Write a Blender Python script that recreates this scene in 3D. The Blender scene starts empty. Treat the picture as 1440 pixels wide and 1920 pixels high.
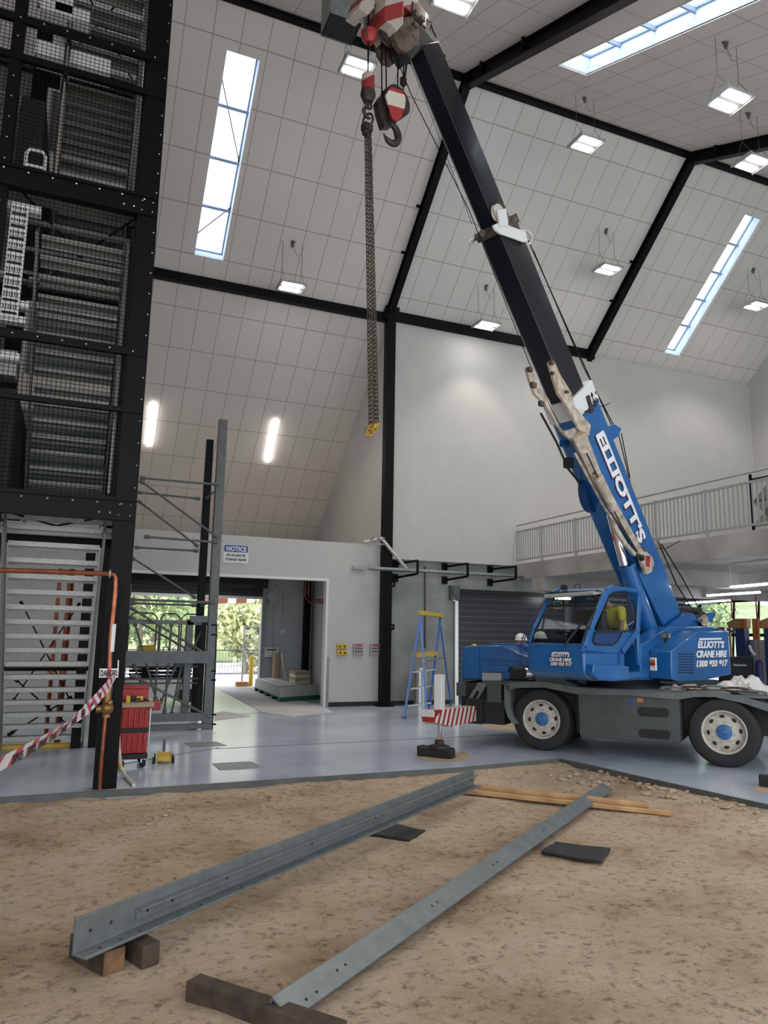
import bpy, math, random
from math import sin, cos, pi, radians, sqrt
from mathutils import Vector as V, Matrix, noise
random.seed(7)
S = bpy.context.scene
COL = S.collection
# ------------------------------------------------------------------ camera
F, HC = 1380.0, 1.8
_Z = V((140, -8360, 1380)).normalized()
_X = V((3350, 284, 1380)); _X = (_X - _Z * _X.dot(_Z)).normalized()
_Y = _Z.cross(_X)
if _Y.z < 0: _Y = -_Y
CAMP = V((0, 0, HC))
def c2w(v): return V((_X.dot(v), _Y.dot(v), _Z.dot(v)))
cam = bpy.data.objects.new('camera', bpy.data.cameras.new('camera')); COL.objects.link(cam)
r_, d_, f_ = c2w(V((1, 0, 0))), c2w(V((0, 1, 0))), c2w(V((0, 0, 1)))
m = Matrix(((r_.x, -d_.x, -f_.x), (r_.y, -d_.y, -f_.y), (r_.z, -d_.z, -f_.z))).to_4x4()
m.translation = CAMP; cam.matrix_world = m
cam.data.sensor_fit = 'HORIZONTAL'; cam.data.sensor_width = 36; cam.data.lens = F / 1440 * 36
cam.data.clip_end = 400; S.camera = cam
# ------------------------------------------------------------------ light and exposure
S.view_settings.view_transform = 'Standard'; S.view_settings.look = 'None'
S.view_settings.exposure = 0.3; S.view_settings.gamma = 1; S.view_settings.use_curve_mapping = False
w = bpy.data.worlds.new('daylight'); S.world = w; w.use_nodes = True
bg = w.node_tree.nodes['Background']; bg.inputs[0].default_value = (0.86, 0.93, 1.0, 1); bg.inputs[1].default_value = 2.0
S.cycles.use_denoising = True; S.cycles.max_bounces = 8; S.cycles.diffuse_bounces = 5
S.cycles.transparent_max_bounces = 16; S.cycles.sample_clamp_indirect = 6; S.cycles.caustics_reflective = False; S.cycles.caustics_refractive = False
def sun(): 
    l = bpy.data.lights.new('sun', 'SUN'); l.energy = 5.0; l.angle = 0.3; l.color = (1, .96, .9)
    o = bpy.data.objects.new('sun', l); COL.objects.link(o)
    o.rotation_euler = V((-.8, -.3, .9)).to_track_quat('Z', 'Y').to_euler(); o.location = (0, 40, 30)
sun()
# ------------------------------------------------------------------ photogrammetry: a pixel of the 1440x1920 frame met with a plane of the hall
def ray(px, py): return c2w(V((px - 720, py - 960, F)).normalized())
def pl(px, py, p, n):
    d = ray(px, py); n = V(n); return CAMP + d * ((V(p) - CAMP).dot(n) / d.dot(n))
def fl(px, py, z=0.0): return pl(px, py, (0, 0, z), (0, 0, 1))
def yp(px, py, y): return pl(px, py, (0, y, 0), (0, 1, 0))
def xp(px, py, x): return pl(px, py, (x, 0, 0), (1, 0, 0))
YW, RZ, RY = 17.68, 14.42, 13.14            # column line, ridge height, ridge line
X0, X1, X2, X3 = 0.61, 7.34, 14.07, 20.78   # rafter lines and the right gable
NC = V((0, .6628, .7488)); NE = V((0, -.4116, .9114))
def rc(px, py, off=0): return pl(px, py, V((0, RY, RZ)) - NC * off, NC)
def re_(px, py, off=0): return pl(px, py, V((0, RY, RZ)) - NE * off, NE)
def zC(y): return RZ - (y - RY) * NC.y / NC.z
def zE(y): return RZ - (RY - y) * -NE.y / NE.z
# ------------------------------------------------------------------ materials
M = {}
def mat(n, col, rough=.6, metal=0, spec=.5, bump=0, bscale=40, var=0, vscale=3, col2=None, coat=0, stretch=(1,1,1), detail=4):
    m = bpy.data.materials.new(n); m.use_nodes = True; nt = m.node_tree; b = nt.nodes['Principled BSDF']
    b.inputs['Base Color'].default_value = (*col, 1); b.inputs['Roughness'].default_value = rough
    b.inputs['Metallic'].default_value = metal; b.inputs['Specular IOR Level'].default_value = spec; b.inputs['Coat Weight'].default_value = coat
    if var or col2 or bump:
        tc = nt.nodes.new('ShaderNodeTexCoord'); mp = nt.nodes.new('ShaderNodeMapping'); mp.inputs['Scale'].default_value = stretch
        nt.links.new(tc.outputs['Object'], mp.inputs[0])
    if var or col2:
        nz = nt.nodes.new('ShaderNodeTexNoise'); nz.inputs['Scale'].default_value = vscale; nz.inputs['Detail'].default_value = detail
        nt.links.new(mp.outputs[0], nz.inputs['Vector'])
        rp = nt.nodes.new('ShaderNodeValToRGB'); nt.links.new(nz.outputs[0], rp.inputs[0])
        c2 = col2 or tuple(max(0, c * (1 - var)) for c in col); c1 = col if col2 else tuple(min(1, c * (1 + var)) for c in col)
        rp.color_ramp.elements[0].position = .35; rp.color_ramp.elements[1].position = .65
        rp.color_ramp.elements[0].color = (*c2, 1); rp.color_ramp.elements[1].color = (*c1, 1)
        nt.links.new(rp.outputs[0], b.inputs['Base Color'])
    if bump:
        n2 = nt.nodes.new('ShaderNodeTexNoise'); n2.inputs['Scale'].default_value = bscale; n2.inputs['Detail'].default_value = 5
        nt.links.new(mp.outputs[0], n2.inputs['Vector']); bp = nt.nodes.new('ShaderNodeBump'); bp.inputs['Strength'].default_value = bump
        bp.inputs['Distance'].default_value = .02
        nt.links.new(n2.outputs[0], bp.inputs['Height']); nt.links.new(bp.outputs[0], b.inputs['Normal'])
    M[n] = m; return m
def emit(n, col, s):
    m = mat(n, (.8, .8, .8)); b = m.node_tree.nodes['Principled BSDF']
    b.inputs['Emission Color'].default_value = (*col, 1); b.inputs['Emission Strength'].default_value = s; return m
def math_(nt, op, a, b=None, c=None):
    n = nt.nodes.new('ShaderNodeMath'); n.operation = op
    for i, x in enumerate((a, b, c)):
        if x is None: continue
        if hasattr(x, 'links'): nt.links.new(x, n.inputs[i])
        else: n.inputs[i].default_value = x
    return n.outputs[0]
def gridmat(n, col, line, specs, rough=.8, wid=.012, var=.03):
    """panel joints: specs = [(axis, pitch, phase)] in object metres"""
    m = mat(n, col, rough, var=var, vscale=.5); nt = m.node_tree; b = nt.nodes['Principled BSDF']
    tc = nt.nodes.new('ShaderNodeTexCoord'); sx = nt.nodes.new('ShaderNodeSeparateXYZ'); nt.links.new(tc.outputs['Object'], sx.inputs[0])
    tot = None
    for ax, pitch, ph, wd in specs:
        v = math_(nt, 'ADD', sx.outputs[ax], -ph + pitch * 500 + wd / 2)
        v = math_(nt, 'MODULO', v, pitch); v = math_(nt, 'LESS_THAN', v, wd)
        tot = v if tot is None else math_(nt, 'MAXIMUM', tot, v)
    mx = nt.nodes.new('ShaderNodeMix'); mx.data_type = 'RGBA'; nt.links.new(tot, mx.inputs[0])
    nt.links.new(b.inputs['Base Color'].links[0].from_socket, mx.inputs[6]); mx.inputs[7].default_value = (*line, 1)
    nt.links.new(mx.outputs[2], b.inputs['Base Color']); return m
def stripemat(n, c1, c2, d, pitch, ph=0, rough=.5, duty=.5):
    m = mat(n, c1, rough, var=.06, vscale=8); nt = m.node_tree; b = nt.nodes['Principled BSDF']
    tc = nt.nodes.new('ShaderNodeTexCoord'); dt = nt.nodes.new('ShaderNodeVectorMath'); dt.operation = 'DOT_PRODUCT'
    nt.links.new(tc.outputs['Object'], dt.inputs[0]); dt.inputs[1].default_value = d
    v = math_(nt, 'FRACT', math_(nt, 'ADD', math_(nt, 'DIVIDE', dt.outputs['Value'], pitch), ph)); v = math_(nt, 'LESS_THAN', v, duty)
    mx = nt.nodes.new('ShaderNodeMix'); mx.data_type = 'RGBA'; nt.links.new(v, mx.inputs[0])
    nt.links.new(b.inputs['Base Color'].links[0].from_socket, mx.inputs[6]); mx.inputs[7].default_value = (*c2, 1)
    nt.links.new(mx.outputs[2], b.inputs['Base Color']); return m
def glassmat(n, tint, gl=.15, rough=.03):
    m = bpy.data.materials.new(n); m.use_nodes = True; nt = m.node_tree; nt.nodes.clear()
    o = nt.nodes.new('ShaderNodeOutputMaterial'); mx = nt.nodes.new('ShaderNodeMixShader'); t = nt.nodes.new('ShaderNodeBsdfTransparent'); g = nt.nodes.new('ShaderNodeBsdfGlossy')
    t.inputs[0].default_value = (*tint, 1); g.inputs['Roughness'].default_value = rough
    fr = nt.nodes.new('ShaderNodeLayerWeight'); fr.inputs[0].default_value = gl
    nt.links.new(fr.outputs['Fresnel'], mx.inputs[0]); nt.links.new(t.outputs[0], mx.inputs[1]); nt.links.new(g.outputs[0], mx.inputs[2]); nt.links.new(mx.outputs[0], o.inputs[0])
    M[n] = m; return m
def sheetmat(n, tint):
    m = bpy.data.materials.new(n); m.use_nodes = True; nt = m.node_tree; nt.nodes.clear()
    o = nt.nodes.new('ShaderNodeOutputMaterial'); mx = nt.nodes.new('ShaderNodeMixShader'); t = nt.nodes.new('ShaderNodeBsdfTransparent'); g = nt.nodes.new('ShaderNodeBsdfTranslucent')
    tc = nt.nodes.new('ShaderNodeTexCoord'); sx = nt.nodes.new('ShaderNodeSeparateXYZ'); nt.links.new(tc.outputs['Object'], sx.inputs[0])
    v = math_(nt, 'SINE', math_(nt, 'MULTIPLY', sx.outputs[0], 80)); v = math_(nt, 'MULTIPLY_ADD', v, .05, .86); nt.links.new(v, mx.inputs[0])
    t.inputs[0].default_value = (*tint, 1); g.inputs[0].default_value = (.9, .95, 1, 1)
    nt.links.new(t.outputs[0], mx.inputs[1]); nt.links.new(g.outputs[0], mx.inputs[2]); nt.links.new(mx.outputs[0], o.inputs[0]); M[n] = m
# ------------------------------------------------------------------ mesh builder
ORG = {}
class MB:
    def __init__(s): s.v = []; s.f = []; s.mi = []
    def add(s, vs, fs, m=0):
        k = len(s.v); s.v += [V(x) for x in vs]; s.f += [tuple(i + k for i in f) for f in fs]; s.mi += [m] * len(fs); return s
    def box(s, c, size, m=0, ax=None):
        c = V(c); X, Y, Z = ax or (V((1, 0, 0)), V((0, 1, 0)), V((0, 0, 1))); a, b, d = [q / 2 for q in size]
        vs = [c + X * (i * a) + Y * (j * b) + Z * (k * d) for i in (-1, 1) for j in (-1, 1) for k in (-1, 1)]
        return s.add(vs, [(0, 1, 3, 2), (4, 6, 7, 5), (0, 4, 5, 1), (2, 3, 7, 6), (0, 2, 6, 4), (1, 5, 7, 3)], m)
    def bx(s, x0, x1, y0, y1, z0, z1, m=0): return s.box(((x0 + x1) / 2, (y0 + y1) / 2, (z0 + z1) / 2), (abs(x1 - x0), abs(y1 - y0), abs(z1 - z0)), m)
    def bar(s, p, q, w, h, m=0, up=(0, 0, 1)):
        p, q = V(p), V(q); d = (q - p); L = d.length; d.normalize(); up = V(up)
        sd = d.cross(up)
        if sd.length < 1e-4: sd = d.cross(V((0, 1, 0)))
        sd.normalize(); u = sd.cross(d); return s.box((p + q) / 2, (L, w, h), m, (d, sd, u))
    def tube(s, pts, r, n=8, m=0, cap=True, closed=False):
        pts = [V(p) for p in pts]; N = len(pts); rr = r if isinstance(r, (list, tuple)) else [r] * N; k = len(s.v); u = None
        for i, p in enumerate(pts):
            if closed: t = pts[(i + 1) % N] - pts[i - 1]
            else: t = pts[min(i + 1, N - 1)] - pts[max(i - 1, 0)]
            t.normalize()
            if u is None:
                u = t.cross(V((0, 0, 1)))
                if u.length < .1: u = t.cross(V((0, 1, 0)))
            else: u = u - t * u.dot(t)
            u.normalize(); w = t.cross(u)
            s.v += [p + (u * cos(2 * pi * j / n) + w * sin(2 * pi * j / n)) * rr[i] for j in range(n)]
        for i in range(N if closed else N - 1):
            a, b = k + i * n, k + ((i + 1) % N) * n
            for j in range(n): s.f.append((a + j, a + (j + 1) % n, b + (j + 1) % n, b + j)); s.mi.append(m)
        if cap and not closed:
            s.f.append(tuple(k + j for j in range(n))[::-1]); s.f.append(tuple(k + (N - 1) * n + j for j in range(n))); s.mi += [m, m]
        return s
    def prism(s, poly, vec, m=0, mf=None):
        n = len(poly); vec = V(vec); vs = [V(p) for p in poly] + [V(p) + vec for p in poly]
        s.add(vs, [tuple(range(n))[::-1]], m if mf is None else mf); k = len(s.v) - 2 * n
        s.f.append(tuple(k + n + i for i in range(n))); s.mi.append(m)
        for i in range(n): s.f.append((k + i, k + (i + 1) % n, k + n + (i + 1) % n, k + n + i)); s.mi.append(m)
        return s
    def lathe(s, prof, o, ax, n=24, m=0, cap=True):
        o, ax = V(o), V(ax).normalized(); u = ax.cross(V((0, 0, 1)))
        if u.length < .1: u = ax.cross(V((0, 1, 0)))
        u.normalize(); w = ax.cross(u); k = len(s.v)
        for r, h in prof: s.v += [o + ax * h + (u * cos(2 * pi * j / n) + w * sin(2 * pi * j / n)) * r for j in range(n)]
        for i in range(len(prof) - 1):
            for j in range(n): s.f.append((k + i * n + j, k + (i + 1) * n + j, k + (i + 1) * n + (j + 1) % n, k + i * n + (j + 1) % n)); s.mi.append(m)
        if cap and prof[0][0] > 1e-4: s.f.append(tuple(k + j for j in range(n))); s.mi.append(m)
        if cap and prof[-1][0] > 1e-4: s.f.append(tuple(k + (len(prof) - 1) * n + j for j in range(n))[::-1]); s.mi.append(m)
        return s
    def cyl(s, p, q, r, n=16, m=0): return s.tube([p, q], r, n, m)
    def ring(s, c, ax, R, r, n=20, k=8, m=0, a0=0, a1=2 * pi, ell=1):
        c, ax = V(c), V(ax).normalized(); u = ax.cross(V((0, 0, 1)))
        if u.length < .1: u = ax.cross(V((0, 1, 0)))
        u.normalize(); w = u.cross(ax); full = abs(a1 - a0 - 2 * pi) < 1e-3
        N = n if full else n + 1
        return s.tube([c + (u * cos(a0 + (a1 - a0) * i / n) + w * (sin(a0 + (a1 - a0) * i / n) * ell)) * R for i in range(N)], r, k, m, closed=full)
    def sph(s, c, r, n=10, m=0, sc=(1, 1, 1)):
        c = V(c); k = len(s.v)
        vs = [c + V((0, 0, r * sc[2]))]; fs = []
        for i in range(1, n):
            a = pi * i / n
            for j in range(2 * n): b = pi * j / n; vs.append(c + V((r * sc[0] * sin(a) * cos(b), r * sc[1] * sin(a) * sin(b), r * sc[2] * cos(a))))
        vs.append(c - V((0, 0, r * sc[2]))); q = 2 * n
        for j in range(q): fs.append((0, 1 + j, 1 + (j + 1) % q)); fs.append((len(vs) - 1, 1 + (n - 2) * q + (j + 1) % q, 1 + (n - 2) * q + j))
        for i in range(n - 2):
            for j in range(q): fs.append((1 + i * q + j, 1 + (i + 1) * q + j, 1 + (i + 1) * q + (j + 1) % q, 1 + i * q + (j + 1) % q))
        return s.add(vs, fs, m)
    def build(s, name, mats, parent=None, smooth=True, bevel=0, label=None, origin=None, segs=2):
        if isinstance(mats, str): mats = [mats]
        if parent is not None: o0 = ORG[parent.name]
        else:
            o0 = V(origin) if origin is not None else V((sum(v.x for v in s.v) / len(s.v), sum(v.y for v in s.v) / len(s.v), min(v.z for v in s.v)))
        me = bpy.data.meshes.new(name); me.from_pydata([v - o0 for v in s.v], [], s.f)
        for x in mats: me.materials.append(M[x])
        me.polygons.foreach_set('material_index', s.mi); me.update()
        import bmesh
        b = bmesh.new(); b.from_mesh(me); bmesh.ops.recalc_face_normals(b, faces=b.faces); b.to_mesh(me); b.free()
        if smooth: me.shade_smooth(); me.set_sharp_from_angle(angle=radians(35))
        o = bpy.data.objects.new(name, me); COL.objects.link(o)
        if parent is None: o.location = o0
        else: o.parent = parent
        ORG[o.name] = o0
        if bevel:
            bv = o.modifiers.new('bevel', 'BEVEL'); bv.width = bevel; bv.segments = segs; bv.limit_method = 'ANGLE'; bv.harden_normals = False
        if label: o['label'] = label
        return o
def thing(name, label, cat, loc, group=None):
    o = bpy.data.objects.new(name, None); COL.objects.link(o); o.location = V(loc); o.empty_display_size = .1
    o['label'] = label; o['category'] = cat
    if group: o['group'] = group
    ORG[o.name] = V(loc); return o
def tag(o, label, cat, group=None):
    o['label'] = label; o['category'] = cat
    if group: o['group'] = group
    return o
def struct(mb, name, mats, **k):
    o = mb.build(name, mats, **k); o['kind'] = 'structure'; return o
def dup(root, loc, label=None):
    r = root.copy(); COL.objects.link(r); r.location = V(loc); ORG[r.name] = V(loc)
    if label: r['label'] = label
    for ch in list(root.children):
        c = ch.copy(); COL.objects.link(c); c.parent = r; ORG[c.name] = V(loc)
        for g in ch.children:
            d = g.copy(); COL.objects.link(d); d.parent = c; ORG[d.name] = V(loc)
    return r
def text(s, pos, xd, ud, size, mt, parent, width=None, name='lettering', bold=0, shear=0, ext=.002, align='LEFT'):
    cu = bpy.data.curves.new(name, 'FONT'); cu.body = s; cu.size = size; cu.offset = bold; cu.shear = shear; cu.extrude = ext
    cu.align_x = align; cu.resolution_u = 3; t = bpy.data.objects.new(name, cu); COL.objects.link(t)
    bpy.context.view_layer.update(); me = bpy.data.meshes.new_from_object(t.evaluated_get(bpy.context.evaluated_depsgraph_get()))
    bpy.data.objects.remove(t); me.materials.clear(); me.materials.append(M[mt]); o = bpy.data.objects.new(name, me); COL.objects.link(o)
    xs = [v.co.x for v in me.vertices]; k = width / (max(xs) - min(xs)) if width else 1.0
    xd, ud = V(xd).normalized(), V(ud); n = xd.cross(ud).normalized(); ud = n.cross(xd)
    m = Matrix((xd * k, ud, n)).transposed().to_4x4(); o0 = ORG[parent.name]; m.translation = V(pos) - o0
    me.transform(m); o.parent = parent; ORG[o.name] = o0; return o
# palette
mat('wall_white', (.51, .50, .475), .85, bump=.05, bscale=60, var=.02)
mat('wall_warm', (.66, .61, .565), .85, var=.02)
mat('concrete_wall', (.33, .34, .325), .75, col2=(.20, .21, .20), vscale=.9, bump=.1, bscale=20)
mat('concrete_slab', (.46, .43, .39), .8, col2=(.32, .295, .26), vscale=1.3, bump=.15, bscale=15)
mat('black_steel', (.004, .004, .005), .5, spec=.14)
mat('black_matt', (.015, .015, .016), .7)
mat('grey_steel', (.115, .12, .118), .5, metal=.2, var=.12, vscale=6)
mat('galv', (.30, .32, .32), .45, metal=.5, var=.15, vscale=9, bump=.04, bscale=80)
mat('galv_dark', (.17, .19, .19), .45, metal=.4, var=.12, vscale=9)
mat('silver', (.62, .62, .60), .3, metal=.85)
mat('chrome', (.75, .75, .75), .12, metal=1)
mat('alu', (.33, .33, .30), .45, metal=.5, var=.12, vscale=30)
mat('white_paint', (.72, .72, .70), .5)
mat('white_plastic', (.75, .75, .73), .4)
mat('crane_blue', (.010, .11, .325), .28, coat=.4, var=.12, vscale=3)
mat('crane_blue_dark', (.008, .04, .15), .4)
mat('boom_black', (.008, .009, .013), .3, coat=.15, var=.3, vscale=2, stretch=(1, 1, .3))
mat('carrier_grey', (.062, .072, .070), .5, var=.12, vscale=4)
mat('carrier_light', (.13, .145, .14), .55, var=.15, vscale=5)
mat('rubber', (.018, .018, .018), .8, bump=.1, bscale=50)
mat('tyre', (.014, .0135, .013), .62, var=.25, vscale=9)
mat('cream', (.60, .54, .44), .55, col2=(.36, .27, .19), vscale=9, detail=8)
mat('rim', (.66, .61, .53), .5, col2=(.50, .45, .37), vscale=20)
mat('hub_blue', (.045, .15, .36), .5, var=.25, vscale=25)
mat('rusty', (.13, .085, .06), .7, col2=(.04, .028, .022), vscale=14, bump=.2)
mat('rust_dark', (.06, .042, .035), .55, col2=(.03, .022, .02), vscale=16, metal=.3)
mat('chain', (.10, .075, .055), .5, metal=.55, var=.4, vscale=20)
mat('yellow', (.62, .40, .03), .5, var=.1, vscale=12)
mat('yellow_hook', (.50, .30, .025), .5, col2=(.18, .10, .03), vscale=25)
mat('red', (.36, .016, .014), .45, var=.15, vscale=6)
mat('red_paint', (.42, .03, .03), .5, col2=(.22, .02, .02), vscale=12)
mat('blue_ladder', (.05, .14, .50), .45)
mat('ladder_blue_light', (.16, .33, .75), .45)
mat('copper', (.34, .11, .06), .32, metal=.8, var=.25, vscale=12)
mat('brass', (.30, .17, .06), .4, metal=.7, var=.25, vscale=12)
mat('timber', (.58, .36, .17), .7, col2=(.40, .22, .09), vscale=4, stretch=(1, 1, 1), bump=.1)
mat('old_timber', (.085, .055, .034), .8, col2=(.035, .024, .018), vscale=8, bump=.35, bscale=30)
mat('old_timber_end', (.24, .12, .05), .8, col2=(.07, .04, .025), vscale=10, bump=.3, bscale=40)
mat('plywood', (.42, .31, .20), .8, var=.1, vscale=3)
mat('rubber_mat', (.02, .02, .021), .55, bump=.6, bscale=120)
mat('skin', (.42, .21, .14), .55)
mat('hiviz', (.72, .60, .06), .7)
mat('navy', (.012, .016, .035), .8)
mat('helmet', (.75, .74, .70), .3)
mat('letter_white', (.80, .80, .80), .5)
mat('maroon', (.10, .012, .04), .5)
mat('black_ink', (.012, .012, .012), .6)
mat('sign_blue', (.02, .07, .27), .4)
mat('grey_box', (.36, .37, .36), .6)
mat('orange', (.50, .17, .03), .5)
mat('peach', (.62, .36, .18), .6)
mat('pink', (.50, .03, .06), .5)
mat('green', (.01, .20, .06), .5)
mat('pallet_green', (.012, .09, .045), .6)
mat('cardboard', (.40, .28, .18), .8)
mat('plastic_sheet', (.62, .60, .57), .35, bump=.3, bscale=6)
mat('floor_joint', (.10, .11, .12), .7)
mat('asphalt', (.55, .53, .52), .9, var=.1, vscale=1)
mat('leaf_pale', (.42, .50, .25), .7, col2=(.26, .36, .16), vscale=1.2)
mat('leaf_mid', (.26, .38, .18), .7, col2=(.14, .24, .12), vscale=1.2)
mat('leaf_yellow', (.55, .56, .30), .7, col2=(.36, .42, .20), vscale=1.2)
mat('bark', (.25, .20, .17), .9)
mat('brick_red', (.30, .10, .07), .9)
mat('roof_grey', (.45, .45, .47), .8)
mat('blue_box', (.03, .12, .35), .5)
mat('blue_post', (.018, .025, .09), .5)
mat('pink_tape', (.55, .05, .08), .45)
gridmat('shutter', (.012, .012, .014), (.06, .06, .065), [(2, .16, .05, .028)], .35)
gridmat('clad_grey', (.25, .27, .29), (.16, .17, .19), [(0, .3, 0, .02)], .5)
gridmat('roof_C1', (.66, .615, .57), (.36, .31, .28), [(0, .573, 2.88, .018), (1, .867, 13.71, .016)])
gridmat('roof_C2', (.66, .635, .595), (.36, .32, .29), [(0, .573, 10.11, .018), (1, .867, 13.71, .016)])
gridmat('roof_A', (.66, .615, .57), (.36, .31, .28), [(0, .573, 2.93, .018), (1, .865, 18.24, .016)])
gridmat('roof_E', (.66, .61, .57), (.36, .31, .28), [(0, .573, 10.11, .018), (1, 1.03, 11.70, .018)])
emit('led', (1, .97, .92), 30.0)
mat('alarm', (.07, .012, .014), .5)
emit('led_tube', (1, .97, .93), 9.0)
emit('led_cool', (.92, .96, 1), 14.0)
glassmat('glass_cab', (.42, .50, .47), .35)
glassmat('glass_clear', (.85, .92, .95), .2)
sheetmat('sky_sheet', (.86, .95, 1.0))
# floor: sealed concrete
mat('rail_grey', (.36, .36, .345), .5)
mat('bay_concrete', (.56, .57, .585), .75, col2=(.47, .48, .50), vscale=.9)
mat('floor_concrete', (.54, .59, .67), .18, col2=(.44, .49, .57), vscale=.8, bump=.015, bscale=5)
# ================================================================== THE HALL
# floor with pit
PIT = [(-9, 9.12), (.4, 9.22), (5.04, 9.31), (6.88, 9.52), (7.27, 6.2), (7.9, -4)]
mb = MB()
def slab(poly, z0=-.14, z1=0, m=0):
    mb.prism([(x, y, z1) for x, y in poly], (0, 0, z0 - z1), m)
slab([(-9, 9.12), (.4, 9.22), (.4, 24.2), (-9, 24.2)]); slab([(.4, 9.22), (5.04, 9.31), (5.04, 24.2), (.4, 24.2)])
slab([(5.04, 9.31), (6.88, 9.52), (6.88, 24.2), (5.04, 24.2)]); slab([(6.88, 9.52), (7.27, 6.2), (26, 6.2), (26, 24.2), (6.88, 24.2)])
slab([(7.27, 6.2), (7.9, -4), (26, -4), (26, 6.2)])
struct(mb, 'floor', 'floor_concrete', origin=(0, 0, 0), smooth=False)
mb = MB()
for a, b in zip(PIT[:-1], PIT[1:]): mb.bar((a[0], a[1], -.035), (b[0], b[1], -.034), .03, .075)
struct(mb, 'trim_1', 'grey_steel', origin=(0, 0, 0), smooth=False)
mb = MB()   # sawn joints in the floor
def joint(a, b, w_=.025):
    a, b = fl(*a), fl(*b); mb.bar((a.x, a.y, .001), (b.x, b.y, .001), w_, .004)
joint((405, 1404), (965, 1377)); joint((228, 1433), (410, 1402)); joint((440, 1340), (590, 1330))
struct(mb, 'trim_2', 'floor_joint', origin=(0, 0, 0), smooth=False)
for nm, pts in (('floor_grate', [(345, 1393), (405, 1391), (425, 1398), (360, 1402)]), ('floor_grate', [(398, 1432), (470, 1428), (495, 1440), (412, 1444)])):
    q = [fl(*p) for p in pts]; mb = MB(); mb.prism([(p.x, p.y, .002) for p in q], (0, 0, .004))
    o = mb.build(nm, 'galv', smooth=False)
    tag(o, 'grey floor access cover nearer the sand' if pts[0][0] == 398 else 'grey floor access cover farther back by the steel lift frame', 'floor cover')
# sand
mat('sand', (.50, .345, .225), .95)
nt = M['sand'].node_tree; b = nt.nodes['Principled BSDF']; b.inputs['Specular IOR Level'].default_value = .15
tc = nt.nodes.new('ShaderNodeTexCoord')
def nz(scale, det, rgh=.6, st=(1, 1, 1)):
    mp = nt.nodes.new('ShaderNodeMapping'); mp.inputs['Scale'].default_value = st; nt.links.new(tc.outputs['Object'], mp.inputs[0])
    n = nt.nodes.new('ShaderNodeTexNoise'); n.inputs['Scale'].default_value = scale; n.inputs['Detail'].default_value = det; n.inputs['Roughness'].default_value = rgh
    nt.links.new(mp.outputs[0], n.inputs['Vector']); return n.outputs[0]
def ramp(v, stops):
    r = nt.nodes.new('ShaderNodeValToRGB'); nt.links.new(v, r.inputs[0]); e = r.color_ramp.elements
    while len(e) < len(stops): e.new(.5)
    for x, (p, c) in zip(e, stops): x.position = p; x.color = (*c, 1)
    return r.outputs[0]
big = ramp(nz(1.1, 6, .65), [(.30, (.47, .31, .20)), (.48, (.70, .525, .37)), (.68, (.80, .635, .475))])
fine = ramp(nz(14, 10, .75), [(.36, (.33, .28, .24)), (.48, (1, .985, .96)), (.62, (1, 1, 1))])
mx = nt.nodes.new('ShaderNodeMix'); mx.data_type = 'RGBA'; mx.blend_type = 'MULTIPLY'; mx.inputs[0].default_value = .8
nt.links.new(big, mx.inputs[6]); nt.links.new(fine, mx.inputs[7]); nt.links.new(mx.outputs[2], b.inputs['Base Color'])
bp = nt.nodes.new('ShaderNodeBump'); bp.inputs['Strength'].default_value = 1.0; bp.inputs['Distance'].default_value = .055
nt.links.new(math_(nt, 'ADD', nz(9, 10, .7, (1, 1.6, 1)), math_(nt, 'MULTIPLY', nz(60, 6, .7), .35)), bp.inputs['Height']); nt.links.new(bp.outputs[0], b.inputs['Normal'])
mb = MB(); nx, ny = 250, 250
def sz(x, y):
    z = -.10 + .025 * noise.noise(V((x * .7, y * .7, 0))) + .012 * noise.noise(V((x * 2.6, y * 2.6, 3))) + .006 * noise.noise(V((x * 8, y * 8, 5)))
    ed = min(9.22 + max(0, x) * .02 - y, 7.1 - x + (9.5 - y) * .0); z += .045 * math.exp(-(max(0, ed) / .25) ** 2) * (.7 + .5 * noise.noise(V((x * 3, y * 3, 1))))
    edge = min(abs(y - 9.25), abs(x - 7.1) if y < 9.5 else 9)
    z += .035 * math.exp(-((edge - .22) / .22) ** 2) * max(0, noise.noise(V((x * 1.3, y * 1.3, 9))) + .35)
    z += .05 * max(0, noise.noise(V((x * 6, y * 6, 2)))) * math.exp(-((edge - .25) / .25) ** 2)
    return z
for j in range(ny):
    y = -2 + 11.6 * (j / (ny - 1)) ** 1.0
    for i in range(nx):
        x = -9 + 16.6 * i / (nx - 1); z = sz(x, y)
        if (y > 9.2 + .03 * (x + 1) * .6) or x > 7.2: z = min(z + .02, -.045)
        mb.v.append(V((x, y, z)))
for j in range(ny - 1):
    for i in range(nx - 1): mb.f.append((j * nx + i, j * nx + i + 1, (j + 1) * nx + i + 1, (j + 1) * nx + i)); mb.mi.append(0)
o = mb.build('sand_ground', 'sand', origin=(0, 0, 0)); o['kind'] = 'structure'; o.name = 'ground'; ORG['ground'] = V((0, 0, 0))
mb = MB()   # clods thrown up along the pit edge
for k in range(170):
    if k < 110: px, py = random.uniform(1030, 1435), 0; py = 1432 + (px - 1030) * .19 + random.uniform(0, 26)
    else: px = random.uniform(200, 560); py = 1545 - (px - 200) * .13 + random.uniform(-16, 16)
    p = fl(px, py, -.09); r = random.uniform(.012, .05) if k < 110 else random.uniform(.01, .03)
    mb.sph((p.x, p.y, sz(p.x, p.y) + r * .3), r, 4, 0, (random.uniform(.8, 1.6), random.uniform(.8, 1.5), .6))
for v in mb.v: v += noise.noise_vector(v * 25) * .012
o = mb.build('sand_clods', 'sand', origin=(0, 0, 0)); o['kind'] = 'stuff'; tag(o, 'crumbled sand clods heaped along the edge of the pit', 'sand')
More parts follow.
